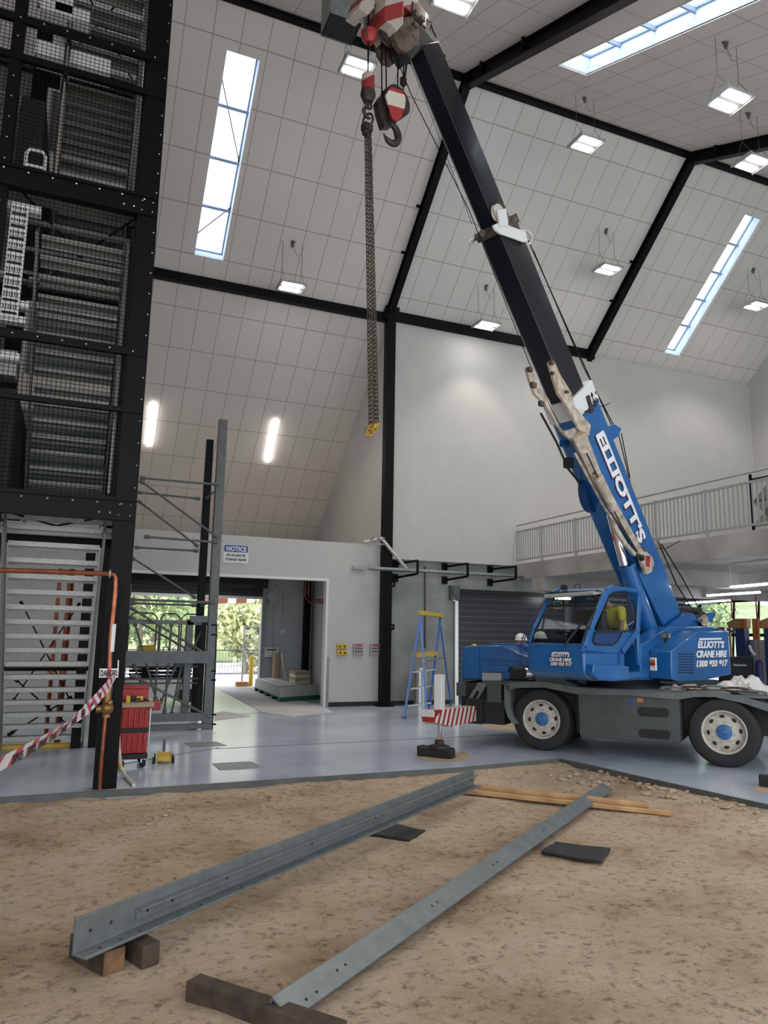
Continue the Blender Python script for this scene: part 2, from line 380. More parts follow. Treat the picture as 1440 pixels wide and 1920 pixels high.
# roof planes
def plane_with_hole(mb, P, xs, ys, holes):
    """grid of quads; P(x,y)->point; skip holes"""
    for i in range(len(xs) - 1):
        for j in range(len(ys) - 1):
            cx, cy = (xs[i] + xs[i + 1]) / 2, (ys[j] + ys[j + 1]) / 2
            if any(h[0] < cx < h[1] and h[2] < cy < h[3] for h in holes): continue
            mb.add([P(xs[i], ys[j]), P(xs[i + 1], ys[j]), P(xs[i + 1], ys[j + 1]), P(xs[i], ys[j + 1])], [(0, 1, 2, 3)])
PC = lambda x, y: V((x, y, zC(y))); PE = lambda x, y: V((x, y, zE(y)))
SK = [(2.06, 2.76, 13.88, 17.2), (16.78, 17.43, 13.9, 17.22)]; SE = [(8.44, 9.15, 5.6, 11.2), (15.2, 15.9, 5.6, 11.3)]
def roofbit(name, m, P, x0, x1, y0, y1, holes=[]):
    xs = sorted({x0, x1, *[h[0] for h in holes], *[h[1] for h in holes]}); ys = sorted({y0, y1, *[h[2] for h in holes], *[h[3] for h in holes]})
    mb = MB(); plane_with_hole(mb, P, xs, ys, holes); o = struct(mb, name, m, origin=(0, 0, 0), smooth=False)
    s = o.modifiers.new('thick', 'SOLIDIFY'); s.thickness = .04; s.offset = 0; return o
roofbit('ceiling', 'roof_C1', PC, -9.1, X1, RY, YW, [SK[0]])
roofbit('ceiling', 'roof_C2', PC, X1, X3, RY, YW, [SK[1]])
roofbit('ceiling', 'roof_A', PC, -9.1, 7.5, YW, 24.0)
roofbit('ceiling', 'roof_E', PE, -9.1, X3, -2, RY, SE)
# skylights
mat('reveal', (.72, .80, .90), .7); mat('sky_frame', (.28, .36, .50), .5)
def skylight(h, P, N, bars, label, n_):
    x0, x1, y0, y1 = h; D = .42; root = thing('skylight', label, 'skylight', P((x0 + x1) / 2, (y0 + y1) / 2), 'roof skylights')
    mb = MB(); c = [P(x0, y0), P(x1, y0), P(x1, y1), P(x0, y1)]; up = N * D
    for a, b in zip(c, c[1:] + c[:1]): mb.add([a, b, b + up, a + up], [(0, 1, 2, 3)])
    mb.build('reveal', 'reveal', root, smooth=False)
    mb = MB(); q = [p + up * .9 for p in c]; mb.add(q, [(0, 1, 2, 3)]); mb.build('sheet', 'sky_sheet', root, smooth=False)
    mb = MB()
    for k in range(1, bars):
        y = y0 + (y1 - y0) * k / bars; mb.bar(P(x0, y) + up * .7, P(x1, y) + up * .7, .06, .08, 0, N)
    for a, b in zip(q, q[1:] + q[:1]): mb.bar(a - up * .08, b - up * .08, .07, .05, 0, N)
    mb.build('glazing_bar', 'sky_frame', root, smooth=False); return root
r = skylight(SK[0], PC, NC, 4, 'long narrow skylight of four panes beside the black stair tower', 4)
up = NC * .3
for y0_, y1_ in ((14.3, 15.5), (16.9, 16.3)): mb = MB(); mb.tube([PC(2.07, y0_) + up, PC(2.75, y1_) + up], .012); mb.build('cable', 'black_steel', r)
skylight(SK[1], PC, NC, 5, 'long narrow skylight in the far right roof slope', 5)
skylight(SE[0], PE, NE, 6, 'large skylight with pale blue reveal near the upper right corner', 6)
skylight(SE[1], PE, NE, 6, 'skylight just showing at the right edge behind a rafter', 6)
# steel: rafters, ridge, tie beams
def ibeam(mb, p, q, N, h=.24, b=.17):
    p, q, N = V(p), V(q), V(N); mb.bar(p - N * .02, q - N * .02, b, .03, 0, N); mb.bar(p - N * (h / 2 + .02), q - N * (h / 2 + .02), .04, h, 0, N); mb.bar(p - N * (h + .02), q - N * (h + .02), b, .03, 0, N)
for x, lb in ((X0, 'black rafter hidden mostly behind the stair tower'), (X1, 'black rafter rising from the column to the ridge beside the crane boom'), (X2, 'black rafter right of the crane boom with angle cleats')):
    root = thing('roof_rafter', lb, 'roof beam', (x, YW, zC(YW)), 'black portal rafters')
    mb = MB(); ibeam(mb, PC(x, RY), PC(x, 17.95 if x != X1 else YW), NC); mb.build('rear_rafter', 'black_steel', root, smooth=False)
    mb = MB(); ibeam(mb, PE(x, -1.9), PE(x, RY), NE, .28, .2); mb.build('front_rafter', 'black_steel', root, smooth=False)
    mb = MB(); mb.box(PC(x, RY) - V((0, 0, .2)), (.05, .5, .3)); 
    mb.build('apex_plate', 'black_steel', root, smooth=False)
    for k, y in enumerate((15.4, 16.3)):
        mb = MB(); mb.box(PC(x - .12, y) - NC * .05, (.14, .05, .05)); mb.build('cleat', 'black_steel', root, smooth=False)
    for y in (12.2, 10.6):
        mb = MB(); mb.box(PE(x - .12, y) - NE * .1, (.1, .06, .18)); mb.box(PE(x - .12, y) - NE * .2 + V((.1, 0, 0)), (.25, .05, .04)); mb.build('cleat', 'black_steel', root, smooth=False)
mb = MB(); mb.bar((-8, RY, RZ - .09), (X3, RY, RZ - .09), .14, .14); tag(mb.build('ridge_beam', 'black_steel', smooth=False), 'black ridge beam running along the top of the roof', 'roof beam')
mb = MB(); mb.bx(X1, X2 + .15, YW - .24, YW - .02, 10.24, 10.52); tag(mb.build('tie_beam', 'black_steel', smooth=False), 'black horizontal beam along the top of the white end wall', 'roof beam')
mb = MB(); mb.bx(-8, X1, YW - .16, YW + .02, 10.24, 10.46); tag(mb.build('tie_beam', 'black_steel', smooth=False), 'black horizontal beam crossing below the left roof slope to the column', 'roof beam')
root = thing('steel_column', 'tall black steel column where the white wall meets the concrete wall', 'column', (7.4, YW - .14, 0))
mb = MB(); mb.bx(7.28, 7.52, YW - .28, YW - .02, 0, 10.3); mb.build('shaft', 'black_steel', root, smooth=False, bevel=.01)
mb = MB(); mb.bx(7.2, 7.6, YW - .34, YW, 0, .03); mb.build('base_plate', 'black_steel', root, smooth=False)
for z in (3.0, 1.9):
    mb = MB(); mb.bx(7.52, 7.68, YW - .1, YW - .02, z, z + .14); mb.sph((7.6, YW - .11, z + .07), .02, 5, 1); mb.build('cleat', ['black_steel', 'silver'], root, smooth=False)
mb = MB(); mb.bx(7.2, 7.6, YW - .32, YW, 10.25, 10.6); mb.build('cap_plate', 'black_steel', root, smooth=False)
# walls
def wall(name, m, x0, x1, y0, y1, z0, z1):
    mb = MB(); mb.bx(x0, x1, y0, y1, z0, z1); return struct(mb, name, m, smooth=False)
wall('wall_back_low', 'wall_white', -9, 1.0, YW, YW + .2, 0, 4.08)      # left of the opening (behind stairs)
wall('wall_back_header', 'wall_white', 1.0, 5.9, YW, YW + .2, 3.14, 4.08)
wall('wall_back_pier', 'wall_white', 5.9, 7.3, YW, YW + .2, 0, 4.08)
mb = MB(); mb.bx(1.0, 5.9, YW - .005, YW + .21, 3.08, 3.14); mb.bx(5.84, 5.9, YW - .005, YW + .21, 0, 3.08); mb.bx(5.90, 5.97, YW - .012, YW, 0, 1.2, 1)
struct(mb, 'trim_opening', ['white_paint', 'galv'], smooth=False)
mb = MB(); mb.bx(5.97, 7.28, YW - .02, YW, 0, .11); mb.bx(7.52, 9.4, YW - .02, YW, 0, .11); struct(mb, 'baseboard_back', 'black_matt', smooth=False)
wall('wall_back_concrete', 'concrete_wall', 7.34, 9.45, YW, YW + .2, 0, 3.72)
wall('wall_back_lintel', 'concrete_wall', 9.45, 13.2, YW, YW + .2, 3.0, 3.72)
mb = MB(); mb.add([(7.34, YW + .0, 3.72), (X3, YW, 3.72), (X3, YW, zC(YW)), (7.34, YW, zC(YW))], [(0, 1, 2, 3)])
o = struct(mb, 'wall_back_upper', 'wall_white', smooth=False); s = o.modifiers.new('t', 'SOLIDIFY'); s.thickness = .15; s.offset = 1
# return wall behind the column (triangular above the parapet)
mb = MB(); mb.prism([(7.42, YW, 0), (7.42, 24.0, 0), (7.42, 24.0, zC(24.0)), (7.42, YW, zC(YW))], (.12, 0, 0)); struct(mb, 'wall_return', 'wall_white', smooth=False)
# right gable
mb = MB(); mb.prism([(X3, -2, 3.76), (X3, 24, 3.76), (X3, 24, 5), (X3, YW, zC(YW)), (X3, RY, RZ), (X3, -2, zE(-2))], (.15, 0, 0)); struct(mb, 'wall_right', 'wall_white', smooth=False)
# far left enclosure and rear wall of the loading bay
wall('wall_left', 'wall_white', -9.15, -9, -2, 24.2, 0, 14.4)
mb = MB(); mb.bx(-9, 1.6, 23.94, 24.1, 0, 5.1); mb.bx(5.72, 7.42, 23.94, 24.1, 0, 5.1); mb.bx(1.6, 5.72, 23.94, 24.1, 3.5, 5.1); struct(mb, 'wall_loading_bay', 'bay_concrete', smooth=False)
wall('ceiling_loading_bay', 'wall_warm', -9, 7.42, YW + .2, 23.94, 3.75, 3.85)
# roller shutter rolled up at loading bay
root = thing('roller_door', 'black roller door rolled up above the bright loading bay opening', 'roller door', (3.7, 23.8, 3.1))
mb = MB(); mb.cyl((1.5, 23.72, 3.38), (5.8, 23.72, 3.38), .2, 16); mb.build('curtain_roll', 'black_matt', root)
mb = MB(); mb.bx(1.6, 5.72, 23.84, 23.92, 2.92, 3.3); mb.build('curtain', 'shutter', root, smooth=False)
mb = MB(); mb.bx(1.6, 5.72, 23.82, 23.92, 2.84, 2.92); mb.build('bottom_rail', 'silver', root, smooth=False)
for x in (1.55, 5.75):
    mb = MB(); mb.bx(x - .06, x + .06, 23.8, 23.93, 0, 3.2); mb.build('guide_rail', 'galv', root, smooth=False)
mb = MB(); mb.lathe([(.14, 0), (.14, .2)], (5.95, 23.8, 2.95), (0, -1, 0)); mb.box((6.0, 23.75, 2.8), (.25, .15, .15), 0); mb.build('chain_gear', 'silver', root)
mb = MB(); mb.tube([(6.05, 23.7, 2.85), (6.07, 23.75, 1.2), (6.05, 23.8, .3)], .015); mb.tube([(6.05, 23.85, 3.4), (6.4, 23.85, 3.0), (6.4, 23.85, 2.3)], .018, 6, 0); mb.build('conduit', 'grey_box', root)
mb = MB(); mb.bx(6.32, 6.5, 23.85, 23.93, 1.75, 1.88); mb.bx(6.0, 6.12, 23.8, 23.93, .95, 1.1, 1); mb.build('control_box', ['white_plastic', 'black_matt'], root, smooth=False)
root = thing('notice_board', 'small white notice hanging beside the loading bay door', 'sign', (6.05, 23.8, 1.0))
mb = MB(); mb.bx(5.8, 6.3, 23.78, 23.8, 1.15, 1.5) if False else mb.bx(5.82, 6.28, 23.78, 23.8, .98, 1.3); mb.build('board', 'white_plastic', root, smooth=False)
mb = MB(); mb.bx(5.88, 6.22, 23.772, 23.78, 1.2, 1.24); mb.build('dark_band', 'black_ink', root, smooth=False)
mb = MB(); mb.bx(7.10, 7.30, 23.7, 23.9, 0, 3.75)
tag(mb.build('corner_column', ['black_steel', 'silver'], smooth=False), 'black steel column in the corner of the loading bay', 'column')
mb = MB(); mb.tube([(6.95, 23.2, 3.6), (6.95, 23.2, 2.95), (7.0, 22.9, 2.75), (7.36, 22.2, 2.72)], .03); mb.tube([(7.05, 23.2, 3.6), (7.05, 23.2, 3.0), (7.1, 22.8, 2.82), (7.36, 22.0, 2.8)], .03)
tag(mb.build('copper_pipe', 'copper'), 'bent copper pipes under the loading bay ceiling', 'pipe')
# roller shutter in concrete wall
root = thing('roller_door', 'closed black roller shutter behind the crane cab', 'roller door', (11.3, YW + .1, 0))
mb = MB(); mb.bx(9.55, 13.1, YW + .06, YW + .1, 0, 2.95); mb.build('curtain', 'shutter', root, smooth=False)
mb = MB(); mb.bx(9.55, 13.1, YW - .04, YW + .1, 2.9, 3.02); mb.build('head_box', 'black_matt', root, smooth=False)
mb = MB(); mb.bx(9.45, 9.55, YW - .08, YW + .1, 0, 2.7); mb.build('guide_rail', 'silver', root, smooth=False)
mb = MB(); mb.bx(9.30, 9.56, YW - .14, YW + .0, 2.72, 3.1); mb.lathe([(.09, 0), (.09, .05)], (9.42, YW - .14, 2.92), (0, -1, 0), 12); mb.build('end_bracket', 'grey_steel', root)
# mezzanine
mb = MB(); mb.bx(11.3, X3, 6.5, YW, 3.33, 3.76); struct(mb, 'floor_mezzanine', 'concrete_slab', smooth=False)
for y in (16.2, 12.6):
    mb = MB(); mb.bx(11.3, X3, y, y + .5, 2.98, 3.33); struct(mb, 'ceiling_beam', 'concrete_slab', smooth=False)
root = thing('mezzanine_railing', 'long grey metal balustrade along the concrete mezzanine edge', 'railing', (11.36, 13, 3.76))
RXX = 11.38
ys = [17.6, 15.55, 13.55, 11.95, 10.35, 8.7]
ys = [17.62] + [xp(p, 1010, RXX).y for p in (1016, 1080, 1150, 1232, 1328)] + [7.4]
for y in ys:
    mb = MB(); mb.bar((RXX, y, 3.70), (RXX, y, 4.72), .05, .05); mb.build('post', 'rail_grey', root, smooth=False)
mb = MB(); mb.tube([(RXX, 17.6, 4.86), (RXX, 7.2, 4.86)], .022); mb.build('handrail', 'rail_grey', root)
for z in (4.68, 3.88):
    mb = MB(); mb.bar((RXX, 17.6, z), (RXX, 7.2, z), .04, .04); mb.build('rail', 'rail_grey', root, smooth=False)
for a, b in zip(ys[:-1], ys[1:]):
    mb = MB(); n = int((a - b) / .105)
    for k in range(1, n): mb.bar((RXX, a + (b - a) * k / n, 3.88), (RXX, a + (b - a) * k / n, 4.68), .014, .03)
    mb.build('baluster_panel', 'rail_grey', root, smooth=False)
yb = xp(1409, 950, RXX + .1).y
mb = MB(); mb.bar((RXX + .12, yb, 3.8), (RXX + .12, yb, 4.85), .04, .04); mb.tube([(RXX + .12, yb, 4.75), (RXX + .12, yb - .5, 4.74), (RXX + .12, yb - .6, 4.5)], .02)
for k in range(14): mb.bar((RXX + .12, yb - .04 * k, 3.85), (RXX + .12, yb - .04 * k - .5, 4.35), .008, .008); mb.bar((RXX + .12, yb - .04 * k, 4.35), (RXX + .12, yb - .04 * k - .5, 3.85), .008, .008)
for k in range(14): mb.bar((RXX + .12, yb - .04 * k, 4.3), (RXX + .12, yb - .04 * k - .5, 4.72), .008, .008)
tag(mb.build('mesh_gate', 'black_steel', smooth=False), 'black wire mesh gate on the mezzanine behind the balustrade', 'gate')
# workshop under and beyond the mezzanine
wall('wall_workshop', 'clad_grey', 13.2, X3, 23.0, 23.15, 0, 3.76)
wall('wall_workshop_side', 'concrete_wall', 13.2, 13.35, YW + .2, 23, 0, 3.76)
wall('ceiling_workshop', 'concrete_slab', 13.2, X3, YW, 23.2, 3.76, 3.9)
WY0, WY1 = xp(1440, 1150, X3).y - 3.5, xp(1312, 1122, X3).y
gridmat('clad_side', (.42, .45, .49), (.25, .27, .30), [(1, .3, 0, .02)], .5)
wall('wall_gable_low', 'clad_side', X3, X3 + .15, WY1 + .5, 24, 0, 3.76); wall('wall_gable_low', 'clad_side', X3, X3 + .15, -2, WY0, 0, 3.76); wall('wall_gable_sill', 'clad_side', X3, X3 + .15, WY0, WY1 + .5, 0, .4); wall('wall_gable_head', 'clad_side', X3, X3 + .15, WY0, WY1 + .5, 3.1, 3.76)
root = thing('window', 'workshop window with slanted frame bars behind the crane', 'window', (X3, (WY0 + WY1) / 2, .5)); root['kind'] = 'structure'
mb = MB(); XX = X3 + .05; mb.bar((XX, WY1, 3.1), (XX, WY1 + .5, 1.9), .07, .07); mb.bar((XX, WY1 + .5, 1.9), (XX, WY1 + .5, .4), .07, .07); mb.bar((XX, WY0, 3.08), (XX, WY1, 3.08), .07, .07); mb.bar((XX, WY0, 1.95), (XX, WY1 + .5, 1.95), .08, .1)
for y in (WY1 - 1.2, WY1 - 2.2, WY1 - 3.4): mb.bar((XX, y, .4), (XX, y - .25, 3.1), .05, .05)
mb.build('frame', 'black_steel', root, smooth=False)
mb = MB(); mb.add([(XX + .04, WY0, .4), (XX + .04, WY1 + .5, .4), (XX + .04, WY1 + .5, 3.1), (XX + .04, WY0, 3.1)], [(0, 1, 2, 3)]); mb.build('pane', 'glass_clear', root, smooth=False)
# ================================================================== THE CRANE
_fw, _rw = fl(1015, 1408), fl(1361, 1440)
CD = (_fw - _rw).normalized(); CS = V((-CD.y, CD.x, 0)); CS = -CS if CS.y < 0 else CS      # carrier forward, carrier far side
CM = (_fw + _rw) / 2; WB = (_fw - _rw).length / 2
def C(u, v, z): return CM + CD * u - CS * v + V((0, 0, z))                                   # v grows toward the viewer
def cpx(px, py, v): return pl(px, py, CM - CS * v, CS)
SB = V((-.94, -.34, 0)).normalized(); SN = V((-SB.y, SB.x, 0)); SN = -SN if SN.y > 0 else SN   # superstructure forward and near side
ST = CM + CS * 1.0 + CD * .2
def Q(t, w, z): return ST + SB * t + SN * w + V((0, 0, z))
def spx(px, py, w): return pl(px, py, ST + SN * w, SN)
UP = V((0, 0, 1)); AXC = (CD, -CS, UP); AXS = (SB, SN, UP)
crane = thing('mobile_crane', 'blue city crane with a long black telescopic boom raised to the roof', 'crane', C(0, -1, 0))
def cb(mb, u0, u1, v0, v1, z0, z1, m=0): return mb.box(C((u0 + u1) / 2, (v0 + v1) / 2, (z0 + z1) / 2), (abs(u1 - u0), abs(v1 - v0), abs(z1 - z0)), m, AXC)
def sb(mb, t0, t1, w0, w1, z0, z1, m=0): return mb.box(Q((t0 + t1) / 2, (w0 + w1) / 2, (z0 + z1) / 2), (abs(t1 - t0), abs(w1 - w0), abs(z1 - z0)), m, AXS)
# ---- carrier
mb = MB(); cb(mb, -2.15, 2.2, -1.75, -.25, .45, .93); cb(mb, -.78, .78, -1.95, -.06, .32, .9)
car = mb.build('carrier_frame', 'black_matt', crane, bevel=.01)
mb = MB(); side = [cpx(x, y, 0) for x, y in ((1083, 1290), (1180, 1296), (1273, 1305), (1277, 1393), (1180, 1389), (1090, 1383), (1087, 1376))]
mb.prism(side, CS * .1); mb.build('side_cover', 'carrier_grey', car, bevel=.008)
def rrect(c, ax, ay, w_, h_, r, n=4):
    P = []
    for sx, sy, a0 in ((1, 1, 0), (-1, 1, pi / 2), (-1, -1, pi), (1, -1, 3 * pi / 2)):
        for k in range(n + 1):
            a = a0 + pi / 2 * k / n; P.append(c + ax * (sx * (w_ / 2 - r) + r * cos(a)) + ay * (sy * (h_ / 2 - r) + r * sin(a)))
    return P
for px, py, ww, hh in ((1224.5, 1335.5, .44, .135), (1227, 1376.5, .44, .13)):
    mb = MB(); mb.prism(rrect(cpx(px, py, .008), CD, UP, ww, hh, .045), CS * .02); mb.build('vent_slot', 'black_matt', car, smooth=False)
mb = MB(); mb.prism(rrect(cpx(1171, 1301, .008), CD, UP, .07, .05, .02), CS * .02); mb.build('lock_recess', 'black_matt', car, smooth=False)
for px, py, ww, hh, mt_ in ((1183, 1317, .055, .10, 'sign_blue'), (1200, 1313, .09, .06, 'orange')):
    mb = MB(); mb.prism(rrect(cpx(px, py, .006), CD, UP, ww, hh, .01), CS * .01); mb.build('sticker', mt_, car, smooth=False)
# mudguard deck strip
top = [(945, 1284), (962, 1279), (1022, 1278), (1084, 1289), (1180, 1296), (1255, 1300), (1300, 1295), (1340, 1295), (1395, 1307), (1440, 1320), (1475, 1333)]
bot = [(952, 1296), (966, 1290), (1020, 1289), (1084, 1302), (1180, 1304), (1272, 1312), (1302, 1307), (1340, 1307), (1395, 1319), (1440, 1334), (1475, 1350)]
mb = MB()
for i in range(len(top) - 1):
    for v0, v1 in ((.04, -.45), (-1.55, -2.04)):
        q = [cpx(*top[i], .04), cpx(*top[i + 1], .04), cpx(*bot[i + 1], .04), cpx(*bot[i], .04)]
        mb.prism([p + CS * (.04 - v0) for p in q], CS * (v0 - v1))
mb.build('mudguard', 'carrier_light', car, smooth=False)
mb = MB(); cb(mb, -1.95, 1.9, -2.0, 0, .985, 1.02); mb.build('deck_plate', 'carrier_light', car, smooth=False)
mb = MB()
for a, b in (((945, 1284), (946, 1325)), ((946, 1325), (952, 1345)), ((952, 1345), (961, 1357))): 
    mb.prism([cpx(*a, .04), cpx(a[0] + 11, a[1], .04), cpx(b[0] + 11, b[1], .04), cpx(*b, .04)], CS * .5)
mb.build('mudflap', 'carrier_light', car, smooth=False)
# wheels
def wheel(u, v, face, first=None):
    o = C(u, v, .485); ax = -CS * face
    mb = MB(); mb.lathe([(.30, -.24), (.40, -.25), (.46, -.235), (.483, -.19), (.488, -.1), (.488, 0), (.483, .05), (.46, .095), (.40, .11), (.30, .095)], o, ax, 48, cap=False)
    for k in range(5): mb.ring(o + ax * (-.2 + k * .055), ax, .488, .006, 48, 4)
    w_ = mb.build('wheel', 'tyre', crane)
    mb = MB(); mb.lathe([(.30, .06), (.305, .098), (.295, .105), (.28, .095), (.272, .03), (.262, -.005), (.235, .015), (.15, .04), (.1, .045), (.0, .045)], o, ax, 48, cap=False)
    for k in range(8):
        a = 2 * pi * k / 8 + .2; p = o + CD * (.145 * cos(a)) + UP * (.145 * sin(a)); mb.cyl(p + ax * .03, p + ax * .065, .014, 8)
    mb.build('rim', 'rim', w_)
    mb = MB()
    for k in range(8):
        a = 2 * pi * k / 8 - .1; c = o + CD * (.215 * cos(a)) + UP * (.215 * sin(a)) + ax * .018
        e1 = (CD * -sin(a) + UP * cos(a)); e2 = CD * cos(a) + UP * sin(a)
        mb.prism([c + e1 * (.036 * cos(b_)) + e2 * (.023 * sin(b_)) for b_ in [2 * pi * i / 12 for i in range(12)]], ax * .012)
    mb.build('vent_hole_ring', 'black_matt', w_, smooth=False)
    mb = MB(); mb.lathe([(.105, .04), (.105, .07), (.085, .085), (.04, .09), (.03, .11), (0, .112)], o, ax, 32); mb.build('hub_cap', 'hub_blue', w_)
wheel(WB, -.12, 1); wheel(-WB, -.12, 1); wheel(WB, -1.88, -1); wheel(-WB, -1.88, -1)
# front frame, outrigger
uo = (V((5.24, 10.24, 0)) - CM).dot(CD)
def upx(px, py, u): return pl(px, py, CM + CD * u, CD)
mb = MB(); cb(mb, 2.1, 2.75, -1.9, -.1, .55, 1.0); cb(mb, 2.3, 2.6, -2.0, .1, .35, .75); cb(mb, 1.95, 2.35, -.35, -.02, .35, .75); mb.build('front_frame', 'black_matt', car, bevel=.01)
mb = MB(); cb(mb, 2.62, 2.78, -2.0, .05, .78, 1.0); mb.build('bumper', 'carrier_grey', car, bevel=.01)
mb = MB(); cb(mb, 2.0, 2.25, -.3, .0, .70, 1.0); mb.build('tool_box', 'carrier_grey', car, bevel=.008)
br = [(897, 1279), (913, 1282), (896, 1311), (892, 1310), (899, 1296), (894, 1295), (884, 1311), (877, 1310)]
mb = MB(); mb.prism([cpx(x, y, .02) for x, y in br], CS * .05); mb.build('towing_bracket', 'carrier_light', car, smooth=False)
beam = [(812, 1332), (826, 1331), (893, 1324), (893, 1352), (846, 1363), (838, 1360), (815, 1355)]
u1 = uo - .1; stripemat('stripe_red', (.72, .68, .62), (.34, .02, .015), tuple(CS * 1.0 + UP * -.55), .175, .1, duty=.45)
mb = MB(); mb.prism([upx(x, y, u1) for x, y in beam], CD * .2); mb.build('outrigger_beam', 'stripe_red', crane, smooth=False, bevel=.006)
mb = MB(); mb.prism([upx(x, y, u1 - .004) for x, y in ((813, 1332), (828, 1331), (820, 1343))], CD * .01, 0); mb.build('marker_triangle', 'red_paint', crane, smooth=False)
mb = MB(); P0 = V((5.24, 10.24, 0)); pj = upx(824, 1330, uo); P0 = V((pj.x, pj.y, 0))
zt = upx(824, 1265, uo).z; mb.box(P0 + V((0, 0, (zt + .52) / 2)), (.13, .13, zt - .52), 0, AXC); jk = mb.build('jack_sleeve', 'white_paint', crane, bevel=.01)
mb = MB(); mb.cyl(P0 + V((0, 0, .16)), P0 + V((0, 0, .56)), .035, 16); mb.build('jack_rod', 'chrome', jk)
mb = MB(); mb.lathe([(.16, .13), (.15, .16), (.07, .18), (.07, .23), (.04, .25)], P0, UP, 24); mb.build('jack_foot', 'rust_dark', jk)
mb = MB(); mb.box(P0 + V((-.07, -.03, .065)), (.56, .17, .12), 0, AXC); mb.box(P0 + V((.0, .12, .065)), (.56, .17, .12), 0, AXC)
mb.v = [v for v in mb.v]; o = mb.build('outrigger_pad', 'rubber', bevel=.015); tag(o, 'black rubber outrigger pad under the crane jack', 'pad')
mb = MB(); q = [fl(*p) for p in ((778, 1421), (870, 1410), (885, 1421), (852, 1429), (800, 1428))]; mb.prism([(p.x, p.y, .004) for p in q], (0, 0, -.0035)); tag(mb.build('plywood_sheet', 'plywood', smooth=False), 'thin plywood sheet under the black outrigger pad', 'board')
mb = MB(); q = [fl(*p) for p in ((895, 1362), (960, 1352), (968, 1370), (925, 1368))]; mb.prism([(p.x, p.y, .004) for p in q], (0, 0, -.0035)); tag(mb.build('plywood_sheet', 'plywood', smooth=False), 'plywood sheet on the floor beside the front crane wheel', 'board')
mb = MB(); q = [fl(*p) for p in ((1415, 1477), (1440, 1472), (1465, 1480), (1440, 1488), (1418, 1484))]; mb.prism([(p.x, p.y, .004) for p in q], (0, 0, -.0035)); tag(mb.build('plywood_sheet', 'plywood', smooth=False), 'plywood scrap at the right edge behind the sand', 'board')
p = fl(1446, 1478); mb = MB(); mb.box(p + V((.04, .1, .07)), (.16, .16, .13), 0, AXC); tag(mb.build('outrigger_pad', 'rubber', bevel=.01), 'black rubber pad at the right edge of the photo', 'pad')
# engine hood of the carrier
hood = [(864, 1275), (865, 1222), (871, 1212), (900, 1210), (943, 1210), (975, 1226), (990, 1231), (1010, 1238), (1018, 1264), (985, 1266), (962, 1262), (955, 1275)]
mb = MB(); mb.prism([cpx(x, y, -.12) for x, y in hood], CS * 1.5); hd = mb.build('engine_hood', 'crane_blue', crane, bevel=.03, segs=3)
mb = MB(); mb.prism([cpx(x, y, -.75) for x, y in ((918, 1213), (920, 1206), (975, 1207), (995, 1213), (998, 1222), (960, 1222))], CS * .7); mb.build('hood_lid', 'crane_blue', hd, bevel=.01)
mb = MB(); mb.prism([cpx(x, y, -.03) for x, y in ((901, 1254), (904, 1249), (955, 1250), (951, 1260), (901, 1260))], CS * .2); mb.build('battery_cover', 'crane_blue', hd, bevel=.008)
mb = MB(); mb.prism([cpx(x, y, -.05) for x, y in ((904, 1261), (940, 1262), (940, 1276), (904, 1276))], CS * .2); mb.build('battery_box', 'grey_box', hd, smooth=False)
mb = MB(); mb.prism([cpx(x, y, .0) for x, y in ((904, 1276), (1000, 1277), (1002, 1284), (904, 1283))], CS * .4); mb.build('battery_tray', 'carrier_grey', hd, smooth=False)
for a, b in (((899, 1237), (975, 1240)), ((899, 1216), (899, 1275))):
    mb = MB(); mb.bar(cpx(*a, -.118), cpx(*b, -.118), .006, .008); mb.build('seam', 'crane_blue_dark', hd, smooth=False)
pc = cpx(974, 1262, .02); mb = MB(); mb.lathe([(0, .14), (.05, .14), (.06, .13), (.09, .14), (.105, .12), (.11, -.12), (.0, -.14)], pc - CD * .0, (CD * .75 - CS * .66), 28); mb.build('air_cleaner', 'rubber', hd)
mb = MB(); pc2 = cpx(990, 1262, 0); mb.lathe([(.085, -.06), (.085, .06)], pc2, (CD * .75 - CS * .66), 24); mb.build('filter_band', 'silver', hd)
mb = MB(); mb.sph(cpx(889, 1211, -.9), .05, 8, 0, (1, 1, .8)); mb.build('beacon', 'yellow', hd)
mb = MB(); mb.prism([cpx(x, y, .0) for x, y in ((1003, 1262), (1050, 1264), (1062, 1276), (1090, 1290), (1055, 1288), (1003, 1283))], CS * .5); mb.build('exhaust_cover', 'carrier_grey', hd, bevel=.01)
# ---- superstructure
mb = MB(); mb.lathe([(.62, 1.0), (.62, 1.06), (.55, 1.06), (.55, 1.2)], ST, UP, 40); mb.build('turntable', 'black_matt', crane)
mb = MB(); sb(mb, -1.35, 1.35, -.95, .62, 1.16, 1.3); sb(mb, .9, 2.2, -.2, .8, 1.2, 1.3); sup = mb.build('slewing_platform', 'crane_blue', crane, bevel=.015)
house = [(1259, 1222), (1310, 1184), (1366, 1184), (1371, 1265), (1329, 1271), (1318, 1276.5), (1274, 1279), (1260, 1274)]
H1 = [spx(x, y, 1.0) for x, y in house]
mb = MB(); mb.prism(H1, -SN * .36); hs = mb.build('counterweight_housing', 'crane_blue', crane, bevel=.018, segs=3)
in1 = [(1201, 1275), (1201, 1210), (1222, 1198), (1256, 1175), (1337, 1175), (1347, 1184), (1350, 1270), (1300, 1278)]
mb = MB(); mb.prism([spx(x, y, .64) for x, y in in1], -SN * .30); mb.build('inner_housing', 'crane_blue', hs, bevel=.012)
in2 = [(1212, 1270), (1212, 1204), (1224, 1196), (1289, 1148), (1300, 1150), (1318, 1168), (1335, 1200), (1335, 1270)]
mb = MB(); mb.prism([spx(x, y, .38) for x, y in in2], -SN * .06); mb.prism([spx(x, y, .38) - SN * .75 for x, y in in2], -SN * .06); mb.build('boom_bracket', 'crane_blue', hs, smooth=False)
